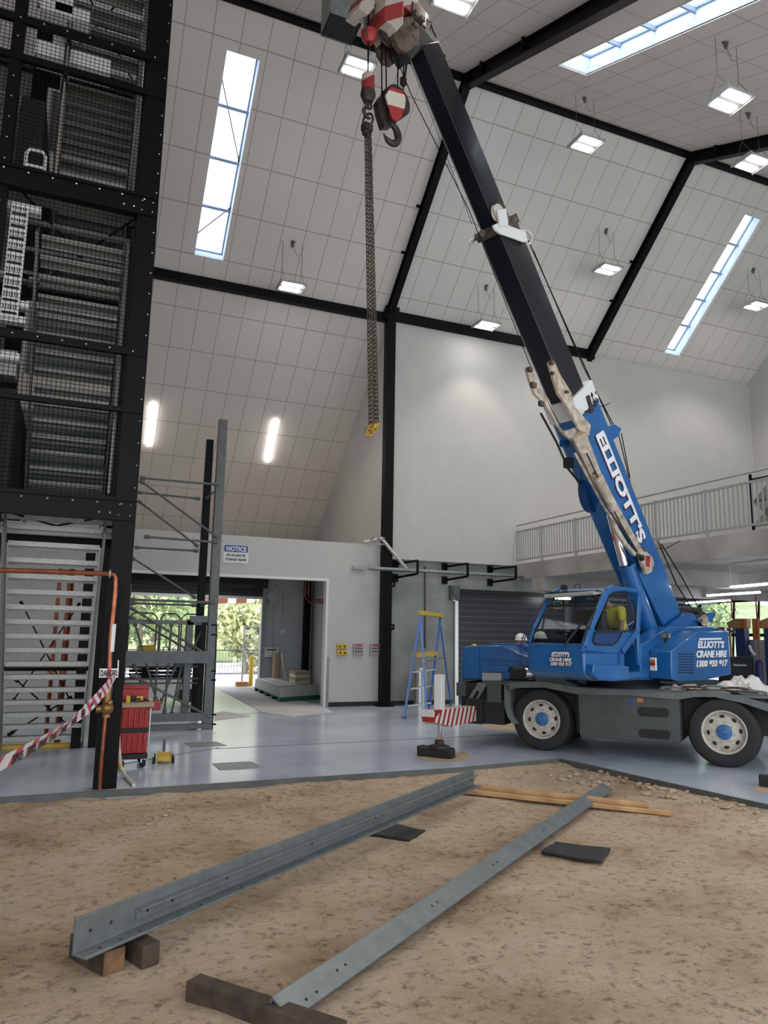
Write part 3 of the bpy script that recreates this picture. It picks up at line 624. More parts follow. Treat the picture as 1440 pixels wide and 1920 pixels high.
mb = MB(); sb(mb, -1.7, -.9, -.95, .34, 1.2, 1.75); mb.build('counterweight', 'crane_blue', hs, bevel=.03)
mb = MB()
for r in range(8):
    for c in range(4):
        p = spx(1274.5 + c * 7.6, 1226.5 + r * 4.95, 1.003) + V((0, 0, 0)); a = spx(1271.4 + c * 7.6, 1226.5 + r * 4.95, 1.003); b_ = spx(1277.8 + c * 7.6, 1226.5 + r * 4.95, 1.003)
        mb.bar(a, b_, .01, .015)
mb.build('grille', 'black_matt', hs, smooth=False)
def tx(s, px, py, px2, w_, sz, parent, bold=.007, mt_='letter_white', shear=.25, dy=0):
    a = spx(px, py, w_); b_ = spx(px2, py, w_); X = -SB
    for off, mm, ww in ((V((0, 0, -.008)) - SB * .008, 'maroon', w_ + .003), (V((0, 0, 0)), mt_, w_ + .007)):
        q = spx(px, py, ww) + off; text(s, q, X, UP, sz, mm, parent, width=(b_ - a).length, bold=bold, shear=shear)
tx("ELLIOTT'S", 1308, 1214.5, 1358.5, 1.0, .150, hs); tx("CRANE HIRE", 1305, 1232.5, 1363, 1.0, .145, hs); tx("1300 933 917", 1304, 1250.5, 1364, 1.0, .135, hs)
mb = MB(); mb.bar(spx(1311, 1198.5, 1.008), spx(1353, 1197.5, 1.008), .006, .03); mb.build('logo_bar', 'letter_white', hs, smooth=False)
pw = spx(1248, 1192, .8); mb = MB(); mb.box(pw, (.10, .12, .10), 0, AXS); wl = mb.build('work_lamp', 'black_matt', hs, bevel=.012)
mb = MB(); mb.box(pw + SB * .053 + SN * .0, (.006, .09, .075), 0, AXS); mb.box(pw + SN * .062, (.075, .006, .07), 0, AXS); mb.build('lens', 'white_plastic', wl, smooth=False) if False else mb.build('lens', 'silver', hs, smooth=False)
mb = MB(); mb.bar(pw - UP * .12, pw - UP * .04, .03, .03); mb.build('lamp_stem', 'black_matt', hs, smooth=False)
pt = spx(1225, 1245, .86); mb = MB(); mb.box(pt, (.04, .09, .19), 0, AXS); mb.box(pt + UP * .02 + SB * .012, (.04, .08, .09), 1, AXS); mb.box(pt + UP * .045 + SB * .014, (.04, .08, .04), 2, AXS); mb.build('tail_lamp', ['white_plastic', 'red_paint', 'orange'], hs, smooth=False)
ph = spx(1316, 1163, .45); mb = MB(); hax = (SN * .9 + SB * .25).normalized(); mb.lathe([(.03, -.16), (.04, -.05), (.10, .05), (.105, .06), (.08, .04), (.02, -.05)], ph, hax, 16); mb.build('loudspeaker', 'cream', hs)
mb = MB(); mb.lathe([(.03, 0), (.03, .03)], ph - hax * .04, hax, 12); mb.build('speaker_driver', 'rust_dark', hs)
pw_ = spx(1298, 1163, .2); mb = MB(); mb.lathe([(.16, -.15), (.16, -.13), (.10, -.13), (.10, .2), (.16, .2), (.16, .22)], pw_, SN, 24); mb.lathe([(.10, -.1), (.10, .15)], pw_ + V((-.1, 0, .14)) - SB * .2, SN, 20)
mb.build('winch_drum', 'black_matt', hs)
mb = MB(); mb.prism([spx(x, y, .2) for x, y in ((1318, 1152), (1340, 1148), (1342, 1153), (1336, 1162), (1338, 1168), (1325, 1166))], -SN * .12); mb.build('guide_bracket', 'crane_blue', hs, smooth=False)
mb = MB(); mb.tube([spx(1341, 1181, .6), spx(1350, 1178, .5), spx(1366, 1180, .5), spx(1372, 1184, .4)], .03); mb.sph(spx(1358, 1180, .5), .05, 6, 1); mb.build('hydraulic_hose', ['black_matt', 'silver'], hs)
# ---- cab
WN, WF = .85, -.08
def cs(px, py): return spx(px, py, WN)
sidep = [(1094, 1214), (1165, 1222), (1172, 1222), (1172, 1272), (1118, 1276), (1102, 1272), (1096, 1262)]
mb = MB(); nearp = [cs(*p) for p in sidep]; mb.prism(nearp, SN * (WF - WN))
cab = mb.build('cab', 'crane_blue', crane, bevel=.03, segs=3)
A0, A1, A2 = cs(1096, 1213), cs(1106, 1180), cs(1137, 1110)     # near A pillar
B1_, B2_ = cs(1150, 1101), cs(1176, 1100)
C1, C2 = cs(1198, 1108), cs(1194, 1183); D1 = cs(1166, 1222)
sh = SN * (WF - WN)
mb = MB()
for a, b in ((A0, A1), (A1, A2), (A2, B1_)): mb.bar(a, b, .055, .10, 0, SN.cross((b - a).normalized()))
mf_ = MB()
for a, b in ((A0, A1), (A1, A2), (A2, B1_)): mf_.bar(a + sh, b + sh, .05, .05)
mf_.build('cab_pillar_frame', 'crane_blue', cab, bevel=.012)
mb.bar(C1, C2, .06, .10, 0, SB); mb.bar(C2, D1, .06, .09, 0, SB); mb.bar(C2, C2 - UP * .5, .06, .08, 0, SB)
mb.bar(A0, A0 + sh, .05, .07); mb.build('cab_pillar_frame', 'crane_blue', cab, bevel=.012)
mb = MB(); mb.prism([cs(1137, 1112), cs(1150, 1102), cs(1176, 1100), cs(1200, 1107), cs(1199, 1114), cs(1172, 1108), cs(1152, 1110), cs(1139, 1117)], sh); mb.build('roof', 'crane_blue', cab, bevel=.02)
mb = MB(); mb.tube([A2 + SN * -.06, A2 + SN * -.1 + SB * .16 - UP * .02, A2 + sh + SB * .16 - UP * .05, A2 + sh], .03, 8); mb.build('roof_window_frame', 'grey_box', cab)
mb = MB(); mb.prism([A2 + SN * -.05, A2 + SN * -.05 + SB * .15, A2 + sh + SB * .15, A2 + sh], UP * .02); mb.build('roof_window', 'glass_cab', cab, smooth=False)
back = C2 - SB * .0
mb = MB(); q = [cs(1196, 1106), cs(1196, 1180), cs(1172, 1222), cs(1172, 1272)]; mb.prism([q[0] + sh, q[1] + sh, cs(1172, 1270) + sh, cs(1096, 1262) + sh, cs(1096, 1213) + sh, cs(1106, 1200) + sh, cs(1170, 1200) + sh, cs(1180, 1106) + sh], SN * .03); mb.build('far_wall', 'crane_blue_dark', cab, smooth=False)
mb = MB(); mb.add([A0 + SN * -.03, A1 + SN * -.03, A2 + SN * -.03, A2 + sh, A1 + sh, A0 + sh], [(0, 1, 4, 5), (1, 2, 3, 4)]); mb.build('windscreen', 'glass_cab', cab, smooth=False)
mb = MB()
def loop(pts, r): mb.tube(pts, r, 6, closed=True)
loop([A0 + SN * -.05 + UP * .03, A1 - SN * .05, A1 * .35 + A2 * .65 - SN * .05, A1 * .35 + A2 * .65 + sh, A1 + sh, A0 + sh + UP * .03], .018); mb.build('windscreen_seal', 'rubber', cab)
win = [(1118, 1182), (1139, 1122), (1144, 1118), (1186, 1123), (1190, 1130), (1191, 1178), (1186, 1184)]
mb = MB(); mb.add([cs(*p) + SN * .004 for p in win], [tuple(range(7))]); mb.build('side_window', 'glass_clear', cab, smooth=False)
mb = MB(); loop([cs(*p) + SN * .008 for p in win], .014); mb.build('window_seal', 'rubber', cab)
low = [(1114, 1186), (1165, 1185), (1161, 1194), (1152, 1206), (1146, 1209), (1117, 1208), (1111, 1203)]
mb = MB(); mb.prism([cs(*p) + SN * .012 for p in low], -SN * .02); mb.build('lower_window', 'crane_blue_dark', cab, smooth=False)
mb = MB(); loop([cs(*p) + SN * .016 for p in low], .012); mb.build('window_seal', 'rubber', cab)
mb = MB(); mb.prism([cs(1096, 1212), cs(1112, 1178), cs(1118, 1184), cs(1111, 1204), cs(1117, 1210), cs(1150, 1211), cs(1168, 1186), cs(1196, 1183), cs(1168, 1218), cs(1160, 1226), cs(1094, 1226)], -SN * .03); mb.build('door_panel', 'crane_blue', cab, smooth=False)
mb = MB(); mb.prism([cs(1101, 1245), cs(1168, 1249), cs(1168, 1274), cs(1140, 1277), cs(1112, 1275), cs(1099, 1262)], SN * .1); mb.build('access_step', 'crane_blue', cab, bevel=.015)
mb = MB(); mb.bar(cs(1160, 1222) + SN * .004, cs(1200, 1182) + SN * .004, .01, .012); mb.bar(cs(1160, 1222) + SN * .004, cs(1160, 1245) + SN * .004, .01, .012); mb.build('door_seam', 'crane_blue_dark', cab, smooth=False)
FN = -SB  # lettering on the cab front runs along the cab width
def front(px, py, off=.0): return pl(px, py, A0 + SB * (.02 + off), SB)
mb = MB(); fp = [front(1020, 1212), front(1094, 1216), front(1094, 1264), front(1040, 1259), front(1028, 1248)]; mb.prism(fp, -SB * .3); mb.build('nose_panel', 'crane_blue', cab, bevel=.02)
for s, x0_, x1_, yb_ in (("ELLIOTT'S", 1033.5, 1068, 1230.5), ("CRANE HIRE", 1030, 1071, 1239), ("1300 933 917", 1031, 1071, 1247)):
    for off, mm in ((.028, 'maroon'), (.034, 'letter_white')):
        a = front(x0_, yb_, off); b_ = front(x1_, yb_ + 1, off); xd = (b_ - a).normalized(); xd.z = 0
        text(s, a + (V((0, 0, -.005)) + xd * .005 if mm == 'maroon' else V()), xd, UP, .066, mm, cab, width=(b_ - a).length, bold=.002, shear=.25)
mb = MB(); mb.bar(front(1036, 1223.3, .035), front(1066, 1223.8, .035), .004, .014); mb.build('logo_bar', 'letter_white', cab, smooth=False)
wp = [A0 * .55 + (A0 + sh) * .45 + SB * .05, ]
mb = MB(); mb.bar(front(1056, 1213, .06), front(1093, 1166, -.12), .02, .025); mb.bar(front(1104, 1180, -.05), front(1117, 1140, -.3), .015, .02); mb.bar(front(1096, 1197, .03), front(1103, 1163, -.12), .012, .016); mb.build('wiper', 'rubber', cab)
mb = MB()
for dx in (0, 7): mb.tube([A0 + sh * 1.05 + SB * .08 + UP * -.3 + SN * (-.006 * dx), A0 + sh * 1.03 + SB * .1 + SN * (-.006 * dx), A1 + sh * 1.03 + SB * .08 + UP * .05 + SN * (-.004 * dx), A2 + sh * 1.0 + SB * .03 + SN * (-.004 * dx)], .008, 6)
mb.build('grab_rail', 'blue_post', cab)
pm = spx(1059, 1104, -.05); mb = MB(); mb.prism(rrect(pm, -SB * .25 + SN * .97, UP, .09, .12, .03), SB * .04); mb.tube([pm - UP * .05, pm + UP * -.1 + SN * .05, A2 + sh * .9], .01, 6); mb.build('mirror', 'black_matt', cab)
mb = MB(); pb_ = spx(1076, 1103, -.05); mb.tube([pb_ - UP * .03, pb_ + UP * .05 + SN * .02, pb_ + UP * .06 + SN * .1, pb_ + SN * .13 - UP * .02], .009, 6); mb.tube([pb_ - UP * .05, A2 + sh * .75 + UP * .03], .01, 6); mb.build('lamp_guard', 'blue_post', cab)
mb = MB(); mb.tube([cs(1148, 1100), cs(1150, 1095) , cs(1162, 1096), cs(1175, 1094), cs(1178, 1098)], .01, 6); mb.build('roof_rail', 'blue_post', cab)
# seat and wheel inside
tcab = (A0 - ST).dot(SB); mb = MB(); sb(mb, tcab - .95, tcab - .5, .1, .6, 1.45, 1.6); sb(mb, tcab - 1.05, tcab - .9, .1, .6, 1.5, 2.2); mb.build('seat', 'black_matt', cab, bevel=.04)
mb = MB(); wc = Q(tcab - .42, .33, 1.86); mb.ring(wc, SB * -.5 + UP * .85, .17, .014, 24, 6); mb.tube([wc, wc - UP * .3 + SB * .12], .02); mb.bar(wc - SN * .16, wc + SN * .16, .02, .02); mb.build('steering_wheel', 'black_matt', cab)
# ---- boom  (s along the boom, c across it in its vertical plane, w sideways)
EB = SB * .613 + UP * .790; EC = -SB * .790 + UP * .613
def Bm(s_, c_, w_): return ST + EB * s_ + EC * c_ + SN * w_
def sc_of(px, py, w_):
    q = spx(px, py, w_) - ST; return q.dot(EB), q.dot(EC)
def section(mb, s0, s1, c0, c1, w0, w1, ch=.06, m=0, c0b=None, c1b=None):
    def pf(s_, a, b): return [Bm(s_, a, w0 + ch), Bm(s_, a, w1 - ch * .3), Bm(s_, a + ch, w1), Bm(s_, b - ch, w1), Bm(s_, b, w1 - ch), Bm(s_, b, w0 + ch), Bm(s_, b - ch, w0), Bm(s_, a + ch, w0)]
    A, B = pf(s0, c0, c1), pf(s1, c0 if c0b is None else c0b, c1 if c1b is None else c1b); n = 8
    mb.add(A + B, [tuple(range(n))[::-1], tuple(range(n, 2 * n))] + [(i, (i + 1) % n, n + (i + 1) % n, n + i) for i in range(n)], m)
s_tip = sc_of(790, 84, .2)[0]; s_col = sc_of(925, 425, .2)[0]; s_b = sc_of(1075, 742, .2)[0]
CB, CT = 1.95, 2.42
mb = MB(); section(mb, s_col - .3, s_tip, CB, CT, -.12, .2); boom = mb.build('boom', 'boom_black', crane, bevel=.004)
mb = MB(); section(mb, s_b - .4, s_col, CB - .04, CT + .10, -.16, .24, c1b=CT + .09); mb.build('boom_section', 'boom_black', boom, bevel=.004)
foot = .75
mb = MB(); section(mb, foot + 1.2, s_b, CB - .1, 2.70, -.22, .28, .07); section(mb, foot, foot + 1.2, CB + .0, 2.62, -.22, .28, .05, 0, CB - .1, 2.70); mb.build('base_section', 'crane_blue', boom, bevel=.004)
mb = MB(); section(mb, s_b - .3, s_b + .02, CB - .11, 2.715, -.24, .30, .06); mb.build('boom_collar', 'white_paint', boom, bevel=.004)
mb = MB(); mb.bar(Bm(s_b - .4, 2.3, .305), Bm(s_b - .12, 2.35, .305), .01, .12, 0, EC)
for k in range(16): p = Bm(s_b - .15 - random.random() * .2, 2.42 + random.random() * .2, .305); mb.box(p, (.03 + random.random() * .03, .012, .02), 0, (EB, SN, EC))
mb.build('pulley_clip', 'rust_dark', boom, smooth=False) if False else mb.build('grease_mark', 'rust_dark', boom, smooth=False)
# lettering along the boom
L0 = sc_of(1113, 812, .29); L1 = sc_of(1213, 1003, .29)
def btext(ww, mm, off):
    text("ELLIOTT'S", Bm(L0[0] - .04, L0[1] + .03, ww) + off, -EB, EC, .36, mm, boom, width=abs(L0[0] - L1[0]) - .05, bold=.016, shear=.1)
btext(.292, 'maroon', -EC * .02 - EB * .02); btext(.297, 'letter_white', V())
s0_, c0_ = sc_of(1134, 813, .29); s1_, c1_ = sc_of(1199, 959, .29)
mb = MB(); mb.bar(Bm(s0_, c0_ - .03, .296), Bm(s1_, c0_ - .03, .296), .008, .045, 0, EC); mb.build('logo_bar', 'letter_white', boom, smooth=False)
# sheave collar halfway up
mb = MB(); section(mb, s_col - .12, s_col + .02, CB - .07, CT + .10, -.18, .255, .03); mb.build('section_collar', 'rusty', boom, bevel=.004)
pc = lambda x, y, w_=.29: spx(x, y, w_)
mb = MB(); mb.prism([pc(925, 422), pc(938, 416), pc(950, 418), pc(955, 423), pc(985, 434), pc(990, 452), pc(982, 454), pc(967, 448), pc(938, 438), pc(928, 430)], -SN * .03); mb.prism([pc(930, 396), pc(946, 392), pc(950, 414), pc(950, 425), pc(935, 425)], SN * .03); mb.build('guide_plate', 'white_paint', boom, bevel=.004)
mb = MB(); mb.lathe([(.13, -.03), (.13, -.02), (.11, 0), (.13, .02), (.13, .03)], pc(934, 400, .25), SN, 28); mb.build('sheave', 'rim', boom)
mb = MB()
for k in range(3): mb.ring(pc(986, 445, .2 - k * .05), SN * .9 + SB * .3, .11, .022, 24, 6)
mb.build('sheave', 'rim', boom)
mb = MB(); mb.cyl(spx(905, 437, -.15), spx(880, 457, -.3), .03, 10); mb.cyl(spx(905, 437, .1), spx(895, 445, -.2), .05, 10, 1); mb.build('guide_roller', ['silver', 'rust_dark'], boom)
mb = MB(); mb.prism([spx(x, y, .2) for x, y in ((1136, 800), (1153, 795), (1166, 803), (1160, 818), (1149, 826), (1143, 812))], -SN * .35); mb.build('rope_guide', 'crane_blue', boom, bevel=.01)
mb = MB(); mb.lathe([(.0, -.06), (.30, -.06), (.33, -.05), (.33, .05), (.30, .06), (0, .06)], spx(1106, 924, -.1), (SN * .9 + SB * -.1), 40); mb.build('hose_reel', 'crane_blue_dark', boom)
mb = MB(); mb.box(spx(1066, 868, 0), (.12, .12, .16), 0, AXS); mb.box(spx(1058, 832, 0), (.12, .10, .1), 1, AXS); mb.tube([spx(1014, 775, .1), spx(1043, 828, .05), spx(1066, 880, -.05), spx(1087, 905, -.1)], .02, 6, 0); mb.build('hose_guide', ['black_matt', 'crane_blue'], boom)
# luffing cylinder
mb = MB(); a, b = spx(1174, 1058, .25), spx(1226, 1212, .25); mb.tube([a, b], [.12, .17], 24); mb.lathe([(.12, 0), (.14, .0), (.14, .06), (.12, .06)], a, (b - a).normalized(), 24); lc = mb.build('luffing_cylinder', 'crane_blue', crane)
mb = MB(); mb.cyl(spx(1170, 1060, .22), spx(1130, 905, .12), .075, 20); mb.build('piston_rod', 'chrome', lc)
mb = MB(); mb.tube([spx(1188, 1070, .3), spx(1200, 1100, .3), spx(1212, 1120, .3), spx(1218, 1140, .3), spx(1228, 1190, .3)], .012, 6); mb.box(spx(1206, 1131, .25), (.09, .08, .09), 0, AXS); mb.build('hydraulic_pipe', 'crane_blue', lc)
# fly jib stowed beside the boom
W3 = .36; J = lambda pts, w_=W3: [spx(x, y, w_) for x, y in pts]
mb = MB(); mb.prism(J(((1030, 680), (1034, 674), (1040, 678), (1050, 700), (1072, 737), (1078, 762), (1108, 797), (1105, 818), (1088, 806), (1066, 765), (1048, 738), (1038, 708))), -SN * .05)
jb = mb.build('fly_jib', 'cream', crane, bevel=.006)
mb = MB(); mb.prism(J(((988, 690), (993, 687), (1003, 702), (1012, 722), (1030, 750), (1040, 775), (1050, 800), (1058, 808), (1084, 800), (1098, 820), (1102, 848), (1083, 832), (1060, 815), (1040, 788), (1022, 757), (1003, 738), (994, 712)), .28), -SN * .05); mb.build('jib_fork', 'cream', jb, bevel=.006)
mb = MB(); a, b, c = spx(1083, 815, W3), spx(1120, 900, W3), spx(1208, 1048, W3); mb.tube([a, b, c], [.15, .11, .06], 4); mb.build('jib_mast', 'cream', jb)
mb = MB(); mb.cyl(spx(1121, 893, .45), spx(1151, 955, .45), .075, 16); mb.build('jib_cylinder', 'cream', jb)
mb = MB(); mb.tube([spx(1078, 850, .3), spx(1130, 945, .3), spx(1178, 1025, .3)], .022, 8); mb.build('jib_stay', 'cream', jb)
mb = MB()
for x, y, r in ((1034, 680, .05), (993, 693, .05), (1000, 722, .06), (1115, 885, .07), (1120, 893, .06), (1063, 735, .03), (1190, 1005, .05), (1015, 757, .06), (1035, 700, .035), (1100, 772, .03), (1205, 1030, .06), (1198, 1042, .05)): mb.box(spx(x, y, W3 + .03), (r * 1.6, .06, r * 1.3), 0, AXS)
mb.build('jib_pin', 'rusty', jb, bevel=.008)
mb = MB(); mb.prism(J(((1198, 1035), (1212, 1034), (1224, 1045), (1227, 1056), (1222, 1073), (1213, 1077), (1206, 1060)), .42), -SN * .06); mb.build('jib_head', 'cream', jb, bevel=.006)
mb = MB(); mb.prism(J(((1212, 1042), (1219, 1042), (1218, 1064), (1212, 1060)), .43), -SN * .03); mb.lathe([(.05, -.03), (.05, .03)], spx(1203, 1046, .43), SN, 12, 1); mb.build('jib_sheave', ['red_paint', 'rust_dark'], jb, smooth=False)
# boom head
stripemat('stripe_head', (.42, .37, .31), (.26, .02, .02), tuple(SB * .8 + UP * .9), .42, .2, duty=.5)
hc = [(751, 93), (765, 98), (786, 82), (786, 60), (774, 30), (750, 34), (737, 55), (742, 78)]
mb = MB(); mb.prism([spx(x, y, .2) for x, y in hc], -SN * .08); mb.prism([spx(x, y, .2) - SN * .32 for x, y in hc], -SN * .06); hd = mb.build('boom_head', 'rusty', crane, bevel=.006)
mb = MB()
for w_ in (.08, .0, -.08): mb.lathe([(.19, -.03), (.19, -.02), (.16, 0), (.19, .02), (.19, .03)], spx(727, 60, w_), SN, 28)
mb.build('head_sheave', 'rust_dark', hd)
mb = MB(); mb.prism([spx(x, y, .17) for x, y in ((752, 62), (772, 42), (792, 50), (812, 74), (838, 106), (800, 100), (792, 90), (772, 112), (758, 90))], -SN * .26); mb.build('head_neck', 'rubber', hd, bevel=.01)
mb = MB(); mb.prism([spx(x, y, .26) for x, y in ((720, 36), (724, -12), (742, -24), (757, 2), (756, 45), (744, 58), (738, 48))], -SN * .4); mb.build('head_guard', 'stripe_head', hd, bevel=.006)
mb = MB(); mb.prism([spx(x, y, .1) for x, y in ((742, -30), (770, -22), (798, 24), (794, 38), (770, 22), (752, 8))], -SN * .3); mb.build('head_guard', 'stripe_head', hd, bevel=.006)
mb = MB(); mb.prism([spx(x, y, .12) for x, y in ((673, 15), (684, -14), (704, -8), (702, 14), (691, 27))], -SN * .28); mb.build('auxiliary_head', 'stripe_head', hd, bevel=.006)
mb = MB(); mb.tube([spx(715, 10, 0), spx(745, 50, 0)], .09, 8); mb.build('head_linkage', 'rusty', hd)
mb = MB(); mb.tube([spx(700, 10, 0), spx(716, 45, 0), spx(730, 70, .1)], .07, 8); mb.box(spx(776, 36, 0), (.30, .22, .28), 0, AXS); mb.build('head_linkage', 'rust_dark', hd, bevel=.03)
for k in range(12):
    x, y = random.uniform(764, 796), random.uniform(26, 52); mb = MB(); mb.box(spx(x, y, random.uniform(-.2, .2)), (.05 + random.random() * .07, .08, .05 + random.random() * .05), 0, AXS); mb.build('head_linkage', 'rusty', hd, bevel=.005)
mb = MB(); mb.tube([spx(808, 46, .1), spx(812, 58, .1), spx(818, 70, .1)], .014, 6); mb.tube([spx(796, 38, .1), spx(810, 42, .1), spx(806, 56, .1)], .008, 5); mb.build('limit_switch', 'rust_dark', hd)
# ropes
def rope(name, pts, r, par, m='black_steel'):
    mb = MB(); mb.tube(pts, r, 6); return mb.build(name, m, par)
rp = rope('wire_rope', [spx(691, 20, 0), spx(690, 142, 0)], .012, hd)
for a, b in (((715, 60), (716, 178)), ((723, 62), (724.5, 170)), ((747, 60), (745.5, 170)), ((758, 95), (755.5, 178))): rope('wire_rope', [spx(*a, 0), spx(*b, 0)], .010, hd)
rope('wire_rope', [spx(737, 92, .05), spx(770, 175, .05), spx(880, 395, .05), spx(1000, 700, -.05)], .007, boom); rope('wire_rope', [spx(762, 100, .1), spx(802, 200, .1), spx(885, 420, .0)], .004, boom)
rope('wire_rope', [spx(1000, 470, .1), spx(1060, 610, .1), spx(1095, 690, .1), spx(1152, 800, .1)], .010, boom); rope('wire_rope', [spx(990, 450, .0), spx(1075, 640, .0), spx(1148, 800, .0)], .010, boom)
rope('wire_rope', [spx(1160, 815, .1), spx(1178, 890, .1), spx(1183, 910, .1)], .010, boom); rope('wire_rope', [spx(1165, 812, .0), spx(1181, 895, .0)], .010, boom)
rope('wire_rope', [spx(1234, 1015, .1), spx(1268, 1095, .1), spx(1302, 1150, .1)], .012, boom); rope('wire_rope', [spx(1240, 1020, .0), spx(1280, 1085, .0), spx(1313, 1146, .0)], .012, boom)
rope('antenna', [spx(1222, 1027, .1), spx(1247, 1029, .1), spx(1266, 1019, .1), spx(1276, 1014, .1)], .008, boom); rope('antenna', [spx(1120, 762, .1), spx(1132, 762, .1), spx(1142, 756, .1)], .008, boom); 
mb = MB(); mb.tube([spx(767, 84, .0), spx(759, 145, .0)], .016, 5); mb.box(spx(756, 153, .0), (.07, .06, .11), 0, AXS); mb.build('anti_two_block_weight', 'rust_dark', hd)
for xa in (683, 704):
    mb = MB()
    for k in range(14): mb.ring(spx(xa - (xa - 692) * (k / 13) * .4, 20 + k * 3.4, .05), SN if k % 2 else SB, .022, .006, 8, 4, ell=1.4)
    mb.build('limit_chain', 'chain', hd)
mb = MB(); mb.lathe([(.0, -.1), (.05, -.1), (.10, -.03), (.11, .05), (.05, .08), (0, .08)], spx(692, 68, 0), UP, 16); mb.build('limit_weight', 'red_paint', hd)
# ---- hook blocks (things that hang from the crane)
hb = thing('hook_block', 'big red and white striped hook block hanging below the boom tip', 'hook', spx(735, 215, 0))
stripemat('stripe_block', (.60, .55, .45), (.35, .025, .025), tuple(SB * .3 + UP * .95), .40, .36, duty=.5)
bp_ = [(724, 178), (731, 165), (737, 163), (757, 172), (761, 185), (760, 200), (752, 222), (745, 227), (737, 222), (733, 210)]
mb = MB(); mb.prism([spx(x, y, .10) for x, y in bp_], -SN * .03); mb.prism([spx(x, y, .10) - SN * .2 for x, y in bp_], -SN * .03); mb.build('cheek_plate', 'stripe_block', hb, bevel=.005)
mb = MB(); cc = spx(742, 192, .0)
for w_ in (-.05, .03): mb.lathe([(.21, -.03), (.21, -.02), (.17, 0), (.21, .02), (.21, .03)], cc + SN * w_, SN, 32)
mb.prism([spx(x, y, -.0) for x, y in ((709, 190), (716, 178), (726, 174), (733, 208), (745, 228), (735, 238), (721, 238), (713, 212))], -SN * .1); mb.build('sheave', 'rust_dark', hb)
def hook(c, R, par, m, s=-1, ax=SN):
    mb = MB(); N = 22; pts = []; rr = []; u = ax.cross(UP).normalized()
    for k in range(N):
        a = radians(105) - radians(255) * k / (N - 1); pts.append(c + u * (R * cos(a) * s) + UP * (R * sin(a))); rr.append(R * (.17 + .20 * sin(pi * (k + 2) / (N + 2)) ** 1.3) * (1 if k < N - 4 else (N - k) / 5 + .15))
    mb.tube([c + UP * R * 1.9, c + UP * R * 1.4 ] + pts, [R * .3, R * .25] + rr, 12); mb.build('hook', m, par)
hook(spx(732, 249, 0), .14, hb, 'rust_dark')
ob = thing('hook_block', 'slim red and white single line hook block carrying the chains', 'hook', spx(690, 165, 0))
mb = MB(); pa, pb = spx(690, 139, 0), spx(690, 176, 0); mb.tube([pa, pa - UP * .03, pb], [.05, .085, .085], 18); mb.build('weight_body', 'stripe_head', ob)
mb = MB(); mb.tube([spx(690, 172, 0), spx(690, 180, 0), spx(690, 192, 0)], [.095, .10, .06], 14); mb.ring(spx(691, 197, 0), SN, .05, .016, 14, 6); mb.build('swivel', 'rust_dark', ob)
hook(spx(690, 212, 0), .068, ob, 'rust_dark', 1)
ch = thing('chain_sling', 'long rusty chain sling with yellow hooks hanging from the slim hook block', 'chain', spx(690, 230, 0))
mb = MB(); mb.ring(spx(690, 226, .02), SB + SN * .3, .075, .016, 20, 6, ell=1.25); mb.box(spx(688, 240, 0), (.12, .10, .09), 0, AXS); mb.box(spx(686, 247, 0), (.08, .06, .1), 0, AXS); mb.build('shackle', 'rust_dark', ch)
ends = [((686, 250), (694, 800), -.02), ((689, 250), (698, 798), .03), ((692, 250), (704, 792), -.03), ((694, 250), (708, 792), .03)]
for (x0_, y0_), (x1_, y1_), ww in ends:
    mb = MB(); a, b = spx(x0_, y0_, ww), spx(x1_, y1_, ww); n = int((b - a).length / .052); D = (b - a).normalized(); s1v = D.cross(SN).normalized(); s2v = D.cross(s1v)
    for k in range(n):
        c = a + (b - a) * ((k + .5) / n); u = s1v if k % 2 else s2v
        mb.tube([c + u * (.020 * cos(q)) + D * (.034 * sin(q)) for q in [2 * pi * i / 8 for i in range(8)]], .0078, 5, closed=True)
    mb.build('chain', 'chain', ch)
mb = MB(); mb.ring(spx(694, 806, 0), SN, .05, .016, 16, 6); mb.ring(spx(700, 803, .03), SN + SB * .5, .05, .016, 16, 6); mb.tube([spx(697, 803, .03), spx(708, 797, .03), spx(711, 796, .03)], [.03, .035, .02], 8); mb.ring(spx(693, 810, .05), SN * .7 + SB * .6, .045, .014, 16, 6)
mb.build('sling_hook', 'yellow_hook', ch)
# rubbish and slings on the rear deck
mb = MB(); zc = 1.06
def cloth(c, a, b, h, n, seed, m):
    mb = MB(); k = n
    for j in range(k):
        for i in range(k):
            u, v = i / (k - 1) * 2 - 1, j / (k - 1) * 2 - 1; p = C(c[0] + u * a, c[1] + v * b, c[2]); f = max(0, 1 - (u * u + v * v) * .75)
            z = h * f ** .6 * (.7 + .45 * noise.noise(V((u * 2.2 + seed, v * 2.2, seed))) + .12 * noise.noise(V((u * 6, v * 6, seed)))) + .02 * noise.noise(V((u * 7, v * 7, seed))); mb.v.append(p + V((0, 0, max(.0, z))) + noise.noise_vector(V((u * 2, v * 2, seed + 4))) * .04 * V((1, 1, 0)).length)
    for j in range(k - 1):
        for i in range(k - 1): mb.f.append((j * k + i, j * k + i + 1, (j + 1) * k + i + 1, (j + 1) * k + i)); mb.mi.append(0)
    for v in mb.v: v.z = max(v.z, c[2] + .002)
    return mb
tag(cloth((-1.62, -.45, 1.03), .36, .38, .28, 44, 3, 0).build('plastic_sheet', 'plastic_sheet'), 'crumpled clear plastic sheet heaped on the rear deck of the crane', 'sheet')
tag(cloth((-.92, -.40, 1.03), .30, .30, .10, 36, 8, 0).build('cloth_sheet', 'cream'), 'flat crumpled cream sheet on the crane deck below the housing', 'sheet')
